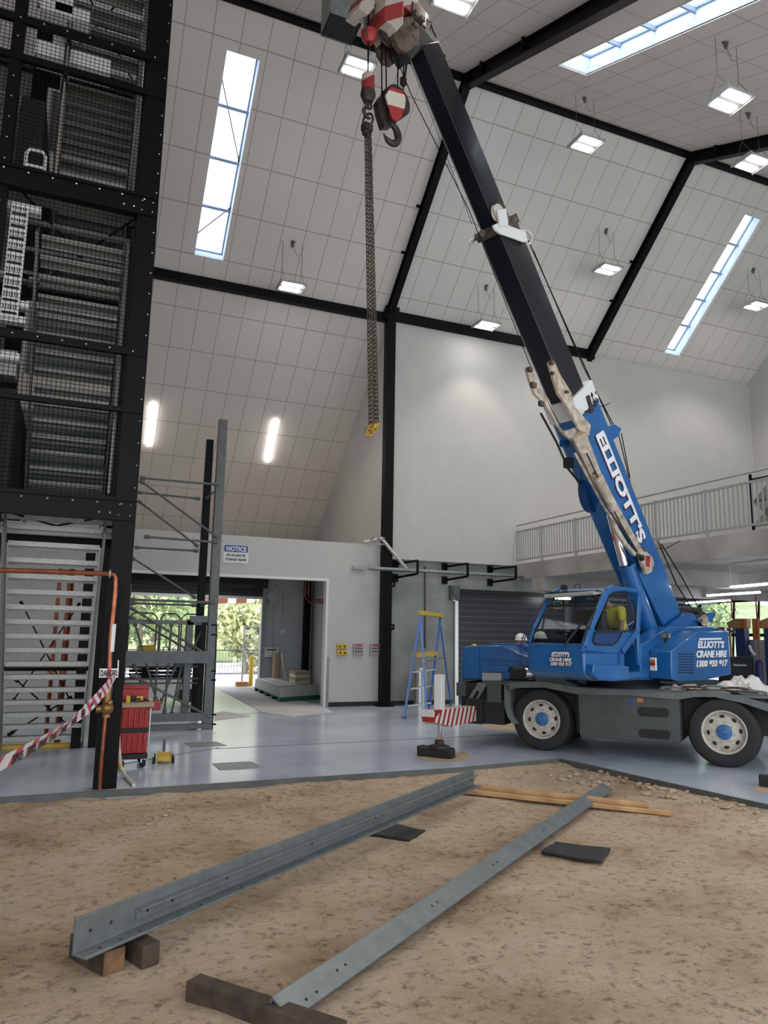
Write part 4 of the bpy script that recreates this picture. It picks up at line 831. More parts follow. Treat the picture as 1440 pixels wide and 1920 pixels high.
for k, (x, y) in enumerate(((1262, 1292), (1302, 1291), (1340, 1290), (1378, 1293), (1412, 1299))):
    mb = MB(); p = cpx(x, y, -.02); L = .2; mb.tube([p + CD * (L * cos(a)) * .9 + UP * (.025 * sin(a)) for a in [2 * pi * i / 14 for i in range(14)]], [.018] * 14, 6, closed=True)
    o = mb.build('webbing_sling', 'old_timber' if k % 2 else 'carrier_light'); tag(o, ['rolled webbing sling on the deck edge below the grille', 'rolled sling on the deck edge below the phone number', 'rolled sling on the deck edge under the rear corner of the housing', 'rolled sling on the deck edge above the rear wheel', 'rolled sling on the deck edge nearest the right edge'][k], 'sling', 'rolled slings along the crane deck')

# darker fittings along the jib
mb = MB(); mb.tube([spx(1100, 850, .46), spx(1135, 925, .46), spx(1165, 985, .46), spx(1195, 1035, .44)], .014, 6); mb.build('jib_hose', 'rust_dark', jb)
mb = MB(); mb.bar(spx(1150, 985, .40), spx(1172, 1020, .40), .05, .09); mb.bar(spx(1174, 1022, .40), spx(1190, 1040, .40), .05, .07); mb.build('jib_bracket', 'cream', jb, bevel=.006)
mb = MB(); mb.bar(spx(1146, 1000, .44), spx(1152, 1012, .44), .01, .05); mb.build('red_mark', 'red_paint', jb, smooth=False)
# ================================================================== STAIR TOWER
TY0, TY1, TX = 9.3, 12.7, .62
tw = thing('stair_tower', 'tall black steel stair tower with wire mesh panels and grey metal stairs', 'stair tower', (-.8, 11, 0))
def angle_post(mb, x, y, z0, z1, sx, sy, L=.2, t=.03):
    mb.bx(x, x - sx * L, y, y + sy * t, z0, z1); mb.bx(x, x - sx * t, y, y + sy * L, z0, z1)
TOP = 11.9
for nm, x, y, sx, sy, z0 in (('front', TX, TY0, 1, 1, 0), ('rear', TX, TY1, 1, -1, 0), ('frontl', -1.14, TY0, -1, 1, 3.1), ('rearl', -1.2, TY1, 1, -1, 0), ('ll', -3.4, TY0, -1, 1, 0), ('lr', -3.4, TY1, -1, -1, 0)):
    mb = MB()
    if nm == 'front':
        mb.bx(.37, TX, TY0, TY0 + .18, 0, TOP)
    elif nm == 'frontl': mb.bx(-1.26, -1.12, TY0, TY0 + .14, z0, TOP)
    else: mb.bx(x - .24 if x > 0 else x - .12, x if x > 0 else x + .12, y - .2, y, z0, TOP)
    mb.build('column', 'black_steel', tw, smooth=False, bevel=.006)
mb = MB(); mb.bx(-1.0, -.84, TY0, TY0 + .16, 0, 3.1); mb.build('column', 'black_steel', tw, smooth=False, bevel=.006)
def bolts(pts, r=.012):
    mb = MB()
    for p in pts: mb.sph(p, r, 4)
    o = mb.build('bolt_row', 'silver', tw); return o
LV = [3.22, 7.2, 11.1]
for z in LV:
    mb = MB(); mb.bx(-3.4, .6, TY0 - .03, TY0 + .1, z - .13, z + .13); mb.bx(-3.4, .6, TY0 - .06, TY0 + .04, z + .1, z + .14); mb.build('floor_beam', 'black_steel', tw, smooth=False)
    mb = MB(); mb.bx(-3.4, .6, TY1 - .13, TY1, z - .13, z + .13); mb.build('floor_beam', 'black_steel', tw, smooth=False)
    mb = MB(); mb.bx(.47, .6, TY0, TY1, z - .13, z + .13); mb.build('floor_beam', 'black_steel', tw, smooth=False)
    bolts([(x, TY0 - .065, z + .06) for x in [-2.8 + .27 * k for k in range(13)]] + [(.42, TY0 - .02, z + .06), (.55, TY0 - .02, z + .06), (.42, TY0 - .02, z - .07), (.55, TY0 - .02, z - .07), (.2, TY0 - .035, z - .05), (.32, TY0 - .035, z - .05)], .014)
for z, h in ((5.22, .10), (4.46, .06), (8.82, .08), (9.35, .10)):
    mb = MB(); mb.bx(-3.4, .6, TY0 - .02, TY0 + .05, z - h / 2, z + h / 2); mb.build('mid_rail', 'black_steel', tw, smooth=False)
    if h == .10: bolts([(x, TY0 - .025, z) for x in [-2.8 + .27 * k for k in range(13)]])
bolts([(.585, TY0 - .005, 3.5 + .28 * k) for k in range(29)], .010); bolts([(-1.19, TY0 - .005, 3.5 + .28 * k) for k in range(29)], .010)
# wire mesh
def meshpanel(P, w_, h_, s=.052, r=.0042, name='mesh_panel'):
    mb = MB(); n = int(w_ / s)
    for k in range(n + 1): mb.tube([P(k * s, 0), P(k * s, h_)], r, 3, cap=False)
    n = int(h_ / s)
    for k in range(n + 1): mb.tube([P(0, k * s), P(w_, k * s)], r, 3, cap=False)
    return mb.build(name, 'black_steel', tw, smooth=False)
for z0, z1 in ((3.36, 5.17), (5.27, 7.07), (7.34, 9.3), (9.4, 10.97)):
    meshpanel(lambda u, v: V((-1.12 + u, TY0 + .03, z0 + v)), 1.49, z1 - z0)
    meshpanel(lambda u, v: V((-2.9 + u, TY0 + .03, z0 + v)), 1.66, z1 - z0)
for z0, z1 in ((3.36, 7.07), (7.34, 10.97)):
    meshpanel(lambda u, v: V((.56, TY0 + .15 + u, z0 + v)), 3.2, z1 - z0, .06, .006)
    for y0, y1 in ((TY0 + .2, TY1 - .2),):
        mb = MB(); mb.tube([(.45, y0, z0), (.45, y1, z1)], .02, 6); mb.build('brace', 'black_steel', tw)
        mb = MB(); mb.tube([(.45, y1, z0), (.45, y0, z1)], .02, 6); mb.build('brace', 'black_steel', tw)
    for y in (10.1, 10.9, 11.7):
        mb = MB(); mb.bx(.44, .52, y - .05, y + .05, z0, z1); mb.build('stud', 'black_steel', tw, smooth=False)
# stairs
def flight(x0, x1, y0, z0, y1, z1, n):
    """treads from (y0,z0) up to (y1,z1)"""
    for k in range(n):
        f = (k + .5) / n; y = y0 + (y1 - y0) * f; z = z0 + (z1 - z0) * (k + 1) / n
        mb = MB(); mb.bx(x0 + .04, x1 - .04, y - .10, y + .10, z - .035, z); mb.bx(x0 + .04, x1 - .04, y + .09, y + .105, z - .085, z); mb.bx(x0 + .04, x1 - .04, y - .105, y - .09, z - .06, z)
        mb.build('tread', 'alu', tw, smooth=False)
    for x in (x0, x1):
        mb = MB(); mb.bar((x, y0 + .1, z0 - .02), (x, y1 - .1, z1 + .02), .03, .26); mb.build('stringer', 'alu', tw, smooth=False)
flight(-.84, .30, 12.75, 0, 9.95, 3.05, 16)
flight(-.78, .30, 12.3, 3.35, 9.75, 6.75, 17)
flight(-.74, .30, 12.3, 7.35, 9.75, 10.9, 17)
def flight2(x0, x1, z0, z1): flight(x0, x1, 9.8, z0, 12.2, z1, 14)
flight2(-2.55, -1.35, 3.4, 6.2); flight2(-2.55, -1.35, 7.4, 10.2)
for z in (3.3, 7.28, 11.18):
    mb = MB(); mb.bx(-2.6, .55, TY0 + .15, TY0 + .62, z - .05, z); mb.build('landing', 'alu', tw, smooth=False)
    mb = MB(); mb.bx(-2.6, .55, 12.35, 12.6, z - .05, z); mb.build('landing', 'alu', tw, smooth=False)
    mb = MB(); mb.tube([(-1.0, 9.5, z - .12), (.4, 12.4, z - .12)], .014, 6); mb.build('brace', 'black_steel', tw); mb = MB(); mb.tube([(.4, 9.5, z - .12), (-1.0, 12.4, z - .12)], .014, 6); mb.build('brace', 'black_steel', tw)
    for y in (10.2, 11.0, 11.8):
        mb = MB(); mb.bx(-1.2, .5, y, y + .04, z - .16, z - .1); mb.build('joist', 'galv', tw, smooth=False)
# dark sheets added only to shade the inside of the shaft, not cladding
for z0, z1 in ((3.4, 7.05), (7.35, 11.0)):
    mb = MB(); mb.bx(-1.13, -.84, TY0 + .5, TY1 - .3, z0, z0 + 1.3); mb.build('side_shade_panel', 'black_matt', tw, smooth=False)
    mb = MB(); mb.bx(.33, .40, TY0 + .35, TY1 - .3, z0, z1); mb.build('side_shade_panel', 'black_matt', tw, smooth=False)
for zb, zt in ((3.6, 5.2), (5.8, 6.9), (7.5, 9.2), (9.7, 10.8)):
    mb = MB(); mb.bx(-1.0, .32, TY1 - .18, TY1 - .14, zb, zt); mb.build('rear_shade_panel', 'galv_dark', tw, smooth=False)
# cross braces on ground storey
for (a, b) in (((-.75, .65), (.1, 2.2)), ((-.75, 2.2), (.1, .65)), ((-.75, 0.2), (.1, .75)), ((-.75, 1.05), (.1, .3))):
    mb = MB(); mb.tube([(a[0], TY1 + .02, a[1]), (b[0], TY1 + .02, b[1])], .012, 6); d = V((b[0] - a[0], 0, b[1] - a[1])).normalized() * .1
    mb.bar(V((a[0], TY1 + .02, a[1])), V((a[0], TY1 + .02, a[1])) + d, .06, .05); mb.bar(V((b[0], TY1 + .02, b[1])) - d, V((b[0], TY1 + .02, b[1])), .06, .05); mb.build('brace', 'black_steel', tw)
mb = MB(); mb.bar((-.9, TY1 + .02, 1.18), (.3, TY1 + .02, 1.18), .06, .07); mb.build('mid_rail', 'black_steel', tw, smooth=False)
mb = MB(); mb.bar((.2, 12.6, 0), (.2, 12.6, 3.1), .14, .2); mb.build('column', 'black_steel', tw, smooth=False)
# handrails
mb = MB(); mb.tube([(-1.02, 9.5, 3.4), (-1.02, 9.5, 4.35), (-1.15, 9.5, 4.42), (-1.3, 9.5, 4.42)], .03, 10); mb.tube([(-1.12, 9.6, 3.4), (-1.12, 9.6, 4.2), (-1.3, 9.6, 4.2)], .025, 10); mb.build('handrail', 'white_paint', tw)
mb = MB(); mb.tube([(-.98, 9.5, 7.3), (-.98, 9.5, 7.68), (-.94, 9.5, 7.74), (-.80, 9.5, 7.74), (-.76, 9.5, 7.68), (-.76, 9.5, 7.3)], .022, 8); mb.bx(-.97, -.77, 9.48, 9.5, 7.5, 7.53); mb.build('handrail', 'white_paint', tw)
for z0, z1 in ((3.45, 7.0), (7.4, 11)):
    mb = MB(); mb.tube([(.28, 12.2, z0 + .9), (.28, 9.8, z1 - .1), (.30, 9.6, z1 - .2), (.30, 9.55, z0 + .9), (.30, 9.6, z0)], .022, 8); mb.build('handrail', 'silver', tw)
mb = MB(); mb.tube([(-.62, 9.42, 7.4), (-.62, 9.42, 9.6)], .04, 10); mb.build('handrail', 'chrome', tw)
# cable ladder and gear
mb = MB(); mb.bx(-1.08, -.88, TY0 + .12, TY0 + .16, 5.45, 6.95)
for k in range(9): mb.bx(-1.06, -.90, TY0 + .11, TY0 + .13, 5.5 + k * .16, 5.53 + k * .16, 1)
for k in range(9):
    for j in range(6): mb.bx(-1.055 + j * .028, -1.045 + j * .028, TY0 + .11, TY0 + .13, 5.57 + k * .16, 5.61 + k * .16, 1)
mb.build('cable_tray', ['white_plastic', 'black_matt'], tw, smooth=False)
for z, x0_, x1_ in ((6.88, -1.15, -.75), (5.62, -1.3, -.78), (5.42, -1.3, -.8), (4.95, -1.4, -.82)):
    mb = MB(); mb.bx(x0_, x1_, TY0 + .16, TY0 + .3, z, z + .09); mb.build('support_arm', 'white_paint', tw, smooth=False)
mb = MB(); mb.bx(-1.5, -.86, TY0 + .3, TY0 + .6, 4.8, 5.12); mb.build('junction_box', 'alu', tw, smooth=False)
mb = MB(); mb.bx(-1.0, -.1, TY0 + .2, TY0 + .5, 9.1, 9.3); mb.bx(-1.0, -.4, TY0 + .2, TY0 + .5, 9.75, 9.92); mb.bx(-.82, -.62, TY0 + .2, TY0 + .3, 9.8, 10.4); mb.build('junction_box', 'white_paint', tw, smooth=False)
mb = MB()
for k in range(5): mb.tube([(-1.35, TY0 + .3, 6.6), (-1.18 - .02 * k, TY0 + .28, 6.4 - .05 * k), (-1.14, TY0 + .28, 6.0), (-1.3, TY0 + .3, 5.75 + .03 * k)], .006, 5)
mb.build('cable_bundle', 'red', tw)
# copper pipe beside the front column
cp_ = thing('copper_pipe', 'copper pipe with brass valve standing against the black tower column', 'pipe', (.45, 9.1, 0))
mb = MB(); pts = [yp(-40, 1068, 9.15), yp(100, 1072, 9.15), yp(207, 1076, 9.15), yp(214, 1078, 9.15), yp(217, 1084, 9.15), yp(216, 1110, 9.15), yp(207, 1200, 9.15), yp(204, 1290, 9.15)]; mb.tube(pts, [.028] * 8, 10); mb.build('upper_pipe', 'copper', cp_)
mb = MB(); mb.tube([yp(198, 1340, 9.15), yp(190, 1430, 9.15), yp(187, 1480, 9.15)], .022, 10); mb.build('lower_pipe', 'copper', cp_)
mb = MB(); mb.tube([yp(204, 1285, 9.15), yp(201, 1310, 9.15), yp(199, 1345, 9.15)], .045, 12); mb.tube([yp(180, 1330, 9.15), yp(206, 1328, 9.15)], .04, 12); mb.sph(yp(201, 1328, 9.13), .07, 8); mb.sph(yp(206, 1318, 9.1), .035, 6); mb.build('valve', 'brass', cp_)
mb = MB(); mb.tube([yp(213, 1170, 9.149), yp(208.5, 1222, 9.149)], .031, 10, cap=False); mb.build('label_band', 'white_plastic', cp_)
mb = MB(); mb.cyl(yp(206, 1076, 9.15) - V((.01, 0, 0)), yp(206, 1076, 9.15) + V((.01, 0, 0)), .05, 10); mb.build('clamp', 'silver', cp_)
for x, xl in ((-.23, 'thin copper riser pipe behind the lower stair treads'), (-.06, 'thicker copper riser pipe behind the lower stair treads')):
    mb = MB(); mb.tube([(x, 13.0, .02), (x, 13.0, 2.75)], .03 if x < -.1 else .05, 8); mb.bx(x - .06, x + .06, 12.9, 13.1, 1.1, 1.16); tag(mb.build('riser_pipe', 'copper'), xl, 'pipe')
# danger tape
dt = thing('danger_tape', 'red and white danger tape strung from the copper pipe to the left edge', 'tape', (.6, 8.9, 1.0))
pa = yp(219, 1262, 9.05); pb = V((-1.47, 2.55, 0)); q = ray(-6, 1437); pb = CAMP + q * 3.3
stripemat('tape', (.78, .74, .76), (.60, .05, .09), (.55, -.83, 0), .30, 0, .35, .42)
mb = MB(); N = 60
for k in range(N + 1):
    f = k / N; p = pa.lerp(pb, f); p.z -= .10 * sin(pi * f) * 1; tw_ = .35 + .6 * sin(f * 5); hh = .036; off = V((.02 * cos(tw_ * 3), 0, hh)); mb.v += [p + off, p - off]
for k in range(N): mb.f.append((2 * k, 2 * k + 2, 2 * k + 3, 2 * k + 1)); mb.mi.append(0)
mb.build('tape_strip', 'tape', dt, smooth=False)
XD = (pa - pb); XD.z = 0
for k, f in enumerate([.955, .90, .85, .79, .72, .64, .55, .45, .34]):
    p = pa.lerp(pb, f); p.z -= .10 * sin(pi * f); p2 = pa.lerp(pb, f - .02); p2.z -= .10 * sin(pi * (f - .02)); xd = (p2 - p).normalized()
    text('DANGER', p - V((0, 0, .025)) - V((.6, .8, 0)).cross(V((0, 0, 1))) * 0 + V((.004, -.006, 0)), xd, UP, .062, 'black_ink', dt, width=.24, bold=.0015, ext=.0005)
mb = MB(); a, b = yp(186, 1262, 9.0), yp(222, 1258, 9.0); mb.bx(a.x, b.x, 8.98, 9.0, a.z - .05, a.z + .05); mb.build('tape_wrap', 'letter_white', dt, smooth=False); mb = MB(); mb.bx(a.x + .08, b.x - .08, 8.977, 8.98, a.z - .05, a.z + .05); mb.build('tape_wrap', 'pink_tape', dt, smooth=False)
text('DANGER', (a.x + .01, 8.973, a.z - .03), (1, 0, 0), UP, .09, 'black_ink', dt, width=(b.x - a.x) * .9, bold=.002)
mb = MB(); mb.tube([yp(222, 1238, 9.1), yp(221, 1262, 9.05), yp(200, 1300, 9.1)], .008, 5); mb.build('tape_tail', 'letter_white', dt)
# ================================================================== GREY LIFT FRAME
FY, BY = 14.2, 15.8
fr = thing('steel_lift_frame', 'grey steel frame with tall bare posts beside the red tool trolley', 'steel frame', (1.7, 15, 0))
mb = MB(); mb.bx(2.38, 2.54, FY, FY + .16, 0, 5.92); mb.bx(2.4, 2.54, FY - .005, FY, 5.45, 5.9); mb.build('post', 'grey_steel', fr, smooth=False, bevel=.006)
mb = MB(); mb.bx(.66, .86, FY, FY + .2, 0, 6.2); mb.build('post', 'grey_steel', fr, smooth=False, bevel=.006)
mb = MB(); mb.bx(2.4, 2.55, BY, BY + .15, 0, 5.9); mb.build('post', 'black_steel', fr, smooth=False, bevel=.006)
mb = MB(); mb.bx(.66, .8, BY, BY + .15, 0, 6.2); mb.build('post', 'black_steel', fr, smooth=False, bevel=.006)
def fb(p, q, y0, r=.022, y1=None, name='brace'):
    mb = MB(); a, b = yp(*p, y0), yp(*q, y1 or y0); mb.tube([a, b], r, 8); d = (b - a).normalized() * .1
    mb.cyl(a, a + d, r * 1.8, 8); mb.cyl(b - d, b, r * 1.8, 8); return mb.build(name, 'grey_steel', fr)
for a, b, y in (((262, 896), (411, 909), FY), ((258, 923), (375, 935), BY), ((270, 1006), (408, 1017), FY), ((252, 1026), (372, 1033), BY), ((243, 1124), (402, 1130), FY), ((243, 1131), (368, 1135), BY),
                ((262, 900), (408, 1008), FY), ((258, 938), (372, 1025), BY), ((245, 1044), (368, 1122), BY), ((243, 1138), (392, 1230), FY), ((245, 1157), (370, 1228), BY), ((245, 1265), (395, 1345), FY)): fb(a, b, y)
fb((387, 934), (411, 915), BY, .018, FY); fb((378, 1135), (402, 1128), BY, .018, FY)
mb = MB(); mb.bx(.9, 2.4, FY + .1, FY + .2, 1.9, 1.98); mb.bx(2.05, 2.4, FY + .02, FY + .14, 1.95, 2.07); gate = mb.build('gate_frame', 'grey_steel', fr, smooth=False)
mb = MB(); mb.bx(.7, 2.4, FY - .08, FY, 1.2, 1.42); mb.build('cross_beam', 'grey_steel', fr, smooth=False)
for z0, z1 in ((.02, .10), (.16, .30)):
    mb = MB(); mb.bx(.7, 2.52, FY - .02, FY + .14, z0, z1); mb.build('bottom_beam', 'grey_steel', fr, smooth=False)
for z in (1.12, .90, .82): 
    mb = MB(); mb.tube([(.8, FY + .3, z), (2.3, FY + .3, z)], .016, 6); mb.build('rail', 'grey_steel', fr)
for a, b in (((252, 1165), (295, 1318)), ((300, 1165), (290, 1318)), ((322, 1165), (308, 1340)), ((358, 1165), (320, 1345)), ((385, 1168), (350, 1240)), ((250, 1245), (268, 1290)), ((333, 1240), (300, 1320)), ((355, 1238), (330, 1310))): fb(a, b, FY + .16, .02, name='lattice_bar')
mb = MB(); mb.bx(2.0, 2.12, FY + .1, FY + .24, .3, 2.0); mb.build('post', 'grey_steel', fr, smooth=False)
mb = MB(); mb.bx(2.28, 2.36, FY + .06, FY + .2, .3, 2.0); mb.build('post', 'black_steel', fr, smooth=False)
mb = MB(); mb.tube([yp(406, 1168, FY), yp(406, 1190, FY), yp(398, 1368, FY)], .012, 6)
for y in (1172, 1190, 1258, 1275, 1340, 1358): mb.bar(yp(396, y, FY), yp(405, y, FY), .02, .03)
mb.build('side_track', 'black_steel', fr, smooth=False)
mb = MB(); mb.tube([yp(311, 1165, FY + .2), yp(311, 1212, FY + .2)], .006, 5); mb.ring(yp(311, 1218, FY + .2), (0, 1, 0), .05, .01, 14, 5, a0=0, a1=4.8); mb.build('hanging_hook', 'black_steel', fr)

mb = MB(); mb.bx(-.86, .28, 12.72, 12.86, 0, .05); mb.build('yellow_nosing', 'yellow', tw, smooth=False)
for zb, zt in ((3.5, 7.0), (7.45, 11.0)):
    mb = MB(); mb.bx(-3.3, -1.3, TY1 - .18, TY1 - .14, zb, zt); mb.build('rear_shade_panel', 'galv_dark', tw, smooth=False)  # added dark sheet, stands in for the gloom behind the left bay
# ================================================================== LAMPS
def spot(name, p, e, ang=115, blend=.5, rad=.12):
    l = bpy.data.lights.new(name, 'SPOT'); l.energy = e; l.spot_size = radians(ang); l.spot_blend = blend; l.shadow_soft_size = rad; l.color = (1, .95, .89)
    o = bpy.data.objects.new(name, l); COL.objects.link(o); o.location = p
def pendant(px, py, y, lb, roof='C', big=1.0):
    c = yp(px, py, y); root = thing('pendant_lamp', lb, 'ceiling lamp', c, 'hanging twin panel lamps')
    mb = MB()
    for dy in (-.13, .13): mb.bx(c.x - .24, c.x + .24, c.y + dy - .07, c.y + dy + .07, c.z - .012, c.z)
    mb.build('light_panel', 'led', root, smooth=False)
    mb = MB(); mb.bx(c.x - .31, c.x + .31, c.y - .25, c.y + .25, c.z + .002, c.z + .05)
    for sx in (-1, 1): mb.bx(c.x + sx * .31 - .012, c.x + sx * .31 + .012, c.y - .27, c.y + .27, c.z - .02, c.z + .06)
    mb.build('housing', 'grey_box', root, smooth=False)
    zr = (zC(y) if y > RY else zE(y)) - c.z
    for dx in (-.25, .25):
        mb = MB(); a = c + V((dx, 0, .45)); mb.tube([c + V((dx, 0, zr)), a], .006, 4); mb.tube([a, c + V((dx, -.22, .05))], .005, 4); mb.tube([a, c + V((dx, .22, .05))], .005, 4); mb.build('suspension_cable', 'grey_steel', root)
    mb = MB(); r = c + V((0, 0, zr)); mb.lathe([(.0, -.16), (.03, -.14), (.05, -.03), (.07, 0)], r, UP, 8); mb.tube([r - V((0, 0, .12)), c + V((.12, 0, zr - .35)), c + V((.25, 0, zr - .3)), c + V((.25, 0, .5))], .006, 4); mb.build('ceiling_cup', 'grey_steel', root)
    near = y > 16.4 and px > 800; spot('lamp_beam', c - V((0, 0, .05)), 110 if near else (50 if py < 0 else LAMPW), 88 if near else 115); return c
LAMPW = 300
pendant(670, 128, 12.2, 'hanging twin panel lamp just left of the crane hook blocks')
pendant(546, 539, 16.58, 'hanging twin panel lamp in front of the left roof slope below the long skylight')
pendant(1099, 271, 12.18, 'hanging twin panel lamp right of the boom and close below the ridge')
pendant(1368, 190, 8.32, 'largest hanging twin panel lamp, right of the big skylight')
pendant(1410, 307, 10.25, 'hanging twin panel lamp by the right edge in front of a rafter')
pendant(1139, 506, 14.92, 'hanging twin panel lamp left of the second rafter')
pendant(912, 611, 16.59, 'hanging twin panel lamp close to the top of the white end wall')
pendant(1417, 574, 14.89, 'hanging twin panel lamp below the far right skylight')
pendant(856, -3, 8.3, 'hanging twin panel lamp cut by the top edge of the photo')
for (a, b, lb) in (((517, 789), (502, 866), 'glowing tube lamp on the left roof slope, clear of the tower'), ((288, 757), (279, 836), 'glowing tube lamp half hidden by the black stair tower')):
    p, q = rc(*a, .07), rc(*b, .07); t = thing('tube_lamp', lb, 'tube lamp', (p + q) / 2, 'tube lamps on the sloping ceiling')
    mb = MB(); mb.bar(p, q, .09, .06, 0, NC); mb.build('diffuser', 'led_tube', t, smooth=False)
    mb = MB(); mb.bar(p + NC * .04, q + NC * .04, .07, .04, 0, NC); mb.build('batten', 'white_paint', t, smooth=False)
for (a, b, lb) in (((1371, 1101), (1470, 1093), 'highest strip lamp hanging below the mezzanine'), ((1327, 1117), (1424, 1111), 'middle strip lamp hanging below the mezzanine'), ((1288, 1131), (1368, 1126), 'lowest strip lamp hanging below the mezzanine, next to the boom foot')):
    p, q = fl(*a, 2.85), fl(*b, 2.85); q = p + (q - p).normalized() * 2.2 if (q - p).length > 3 else q
    mb = MB(); mb.bar(p, q, .07, .03)
    t = thing('strip_lamp', lb, 'tube lamp', p, 'strip lamps below the mezzanine'); mb.build('diffuser', 'led_cool', t, smooth=False)
    mb = MB(); mb.bar(p + V((0, 0, .04)), q + V((0, 0, .04)), .07, .03); mb.tube([p + V((0, 0, .05)), p + V((0, 0, .5))], .006, 4); mb.build('batten', 'white_paint', t, smooth=False)
mb = MB(); c = yp(1052, 1122, 17.2); mb.bx(c.x - .2, c.x + .25, 17.1, 17.2, c.z - .03, c.z + .03); mb.bx(c.x - .01, c.x + .01, 17.14, 17.16, c.z, 3.33); o = tag(mb.build('exit_lamp', 'led_cool', smooth=False), 'small bright lamp above the crane cab windscreen', 'ceiling lamp')
t = thing('exit_sign', 'small green exit sign left of the crane cab roof', 'sign', yp(1044, 1137, 17.1)); mb = MB(); c = yp(1044, 1134, 17.1); mb.bx(c.x - .12, c.x + .12, 17.06, 17.1, c.z - .09, c.z + .09); mb.bx(c.x - .01, c.x + .01, 17.07, 17.09, c.z, 3.33); mb.build('panel', 'green', t, smooth=False)
mb = MB()
for sx, sz_, w_, h_ in ((0, .095, .26, .02), (0, -.095, .26, .02), (-.125, 0, .02, .2), (.125, 0, .02, .2)): mb.bx(c.x + sx - w_ / 2, c.x + sx + w_ / 2, 17.05, 17.06, c.z + sz_ - h_ / 2, c.z + sz_ + h_ / 2)
mb.build('white_border', 'white_plastic', t, smooth=False)
# duct box
t = thing('duct_box', 'grey metal duct box with a dark open underside at the top edge', 'duct', (3.6, 11, 12.2))
mb = MB(); q = [V((3.25, 10.53, 12.2)), V((3.82, 10.53, 12.2)), V((3.82, 11.07, 12.2)), V((3.25, 11.07, 12.2))]
for a, b in zip(q, q[1:] + q[:1]): mb.add([a, b, b + V((0, 0, 1.4)), a + V((0, 0, 1.4))], [(0, 1, 2, 3)])
mb.build('duct_wall', 'galv', t, smooth=False)
mb = MB(); mb.bx(3.27, 3.80, 10.55, 11.05, 12.22, 12.26); mb.build('grille', 'black_matt', t, smooth=False)
# ================================================================== WALL FITTINGS
def wl(px, py, y=YW): return yp(px, py, y)
t = thing('notice_sign', 'blue and white NOTICE sign on the white wall above the opening', 'sign', wl(442, 1040))
a, b = wl(420.5, 1023), wl(464, 1055)
mb = MB(); mb.prism(rrect(V(((a.x + b.x) / 2, YW - .012, 3.63)), V((1, 0, 0)), UP, .60, .43, .03), (0, .012, 0)); mb.build('board', 'white_plastic', t, smooth=False)
mb = MB(); mb.prism(rrect(V(((a.x + b.x) / 2, YW - .016, 3.755)), V((1, 0, 0)), UP, .58, .165, .03), (0, .012, 0)); mb.build('blue_band', 'sign_blue', t, smooth=False)
xm = (a.x + b.x) / 2; text('NOTICE', (xm - .24, YW - .02, 3.70), (1, 0, 0), UP, .15, 'letter_white', t, width=.48, bold=.004)
text('NO ACCESS OR', (xm - .23, YW - .02, 3.575), (1, 0, 0), UP, .075, 'black_ink', t, width=.46, bold=.002); text('STORAGE ABOVE', (xm - .25, YW - .02, 3.47), (1, 0, 0), UP, .075, 'black_ink', t, width=.50, bold=.002)
mb = MB(); c = wl(671, 1065); mb.bx(c.x - .16, c.x + .16, YW - .09, YW, c.z - .05, c.z + .05); tag(mb.build('emergency_lamp', 'grey_box', bevel=.01), 'grey emergency lamp fitting high on the white wall by the column', 'wall lamp')
for (px, py, m1, lb) in ((640, 1212, 'yellow', 'upper yellow socket box on the white wall'), (640.5, 1224, 'yellow', 'lower yellow socket box on the white wall')):
    c = wl(px, py); t = thing('socket_box', lb, 'socket', c); mb = MB(); mb.bx(c.x - .13, c.x + .13, YW - .07, YW, c.z - .06, c.z + .06); mb.build('box', m1, t, bevel=.008)
    mb = MB(); mb.sph((c.x - .06, YW - .07, c.z), .025, 5); mb.sph((c.x + .06, YW - .07, c.z), .025, 5); mb.build('socket_hole', 'black_matt', t)
for (px, lb) in ((670.5, 'grey control box with six buttons, the left of two'), (702, 'grey control box with six buttons, nearest the column')):
    c = wl(px, 1217); t = thing('control_box', lb, 'control box', c); mb = MB(); mb.bx(c.x - .13, c.x + .13, YW - .07, YW, c.z - .14, c.z + .14); mb.build('box', 'grey_box', t, bevel=.008)
    mb = MB(); mb.bx(c.x - .09, c.x + .09, YW - .078, YW - .07, c.z + .08, c.z + .12); mb.build('label_strip', 'pink', t, smooth=False)
    for i in range(3):
        for j in range(2): mb = MB(); mb.cyl((c.x - .07 + .07 * i, YW - .085, c.z + .02 - .08 * j), (c.x - .07 + .07 * i, YW - .07, c.z + .02 - .08 * j), .02, 10); mb.build('button', 'black_ink', t)
# swing brackets
for (x0_, x1_, lb) in ((737, 785, 'black bracket arm on the concrete wall nearest the column'), (829, 879, 'middle black bracket arm on the concrete wall'), (914, 969, 'black bracket arm on the concrete wall nearest the mezzanine')):
    a = wl(x0_ + 4, 1062); xa = a.x; ze, zl = 3.60, 3.24; o_ = V((xa + .0, YW, 0)); tip = V((wl(x1_ - 2, 1060, YW - .9).x, YW - .9, 0))
    t = thing('wall_bracket', lb, 'bracket', (xa, YW, 3.3), 'black wall brackets')
    for z in (ze, zl):
        mb = MB(); mb.bx(xa - .08, xa + .08, YW - .04, YW, z - .1, z + .1); mb.build('wall_plate', 'black_steel', t, smooth=False)
    mb = MB(); tz = (3.63, 3.30)
    for z, z2 in zip((ze, zl), tz): mb.bar((xa, YW - .03, z), (tip.x, tip.y, z2 + (0)), .05, .05)
    mb.bar((tip.x, tip.y, tz[0]), (tip.x, tip.y, tz[1]), .05, .05); mb.build('arm', 'black_steel', t, smooth=False)
t = thing('cable_tray', 'long galvanised cable tray running along the concrete wall', 'cable tray', (9, YW - .5, 3.4))
a, b = yp(692, 1077, YW - .5), yp(1190, 1096, YW - .5); a.z = b.z = 3.38; mb = MB()
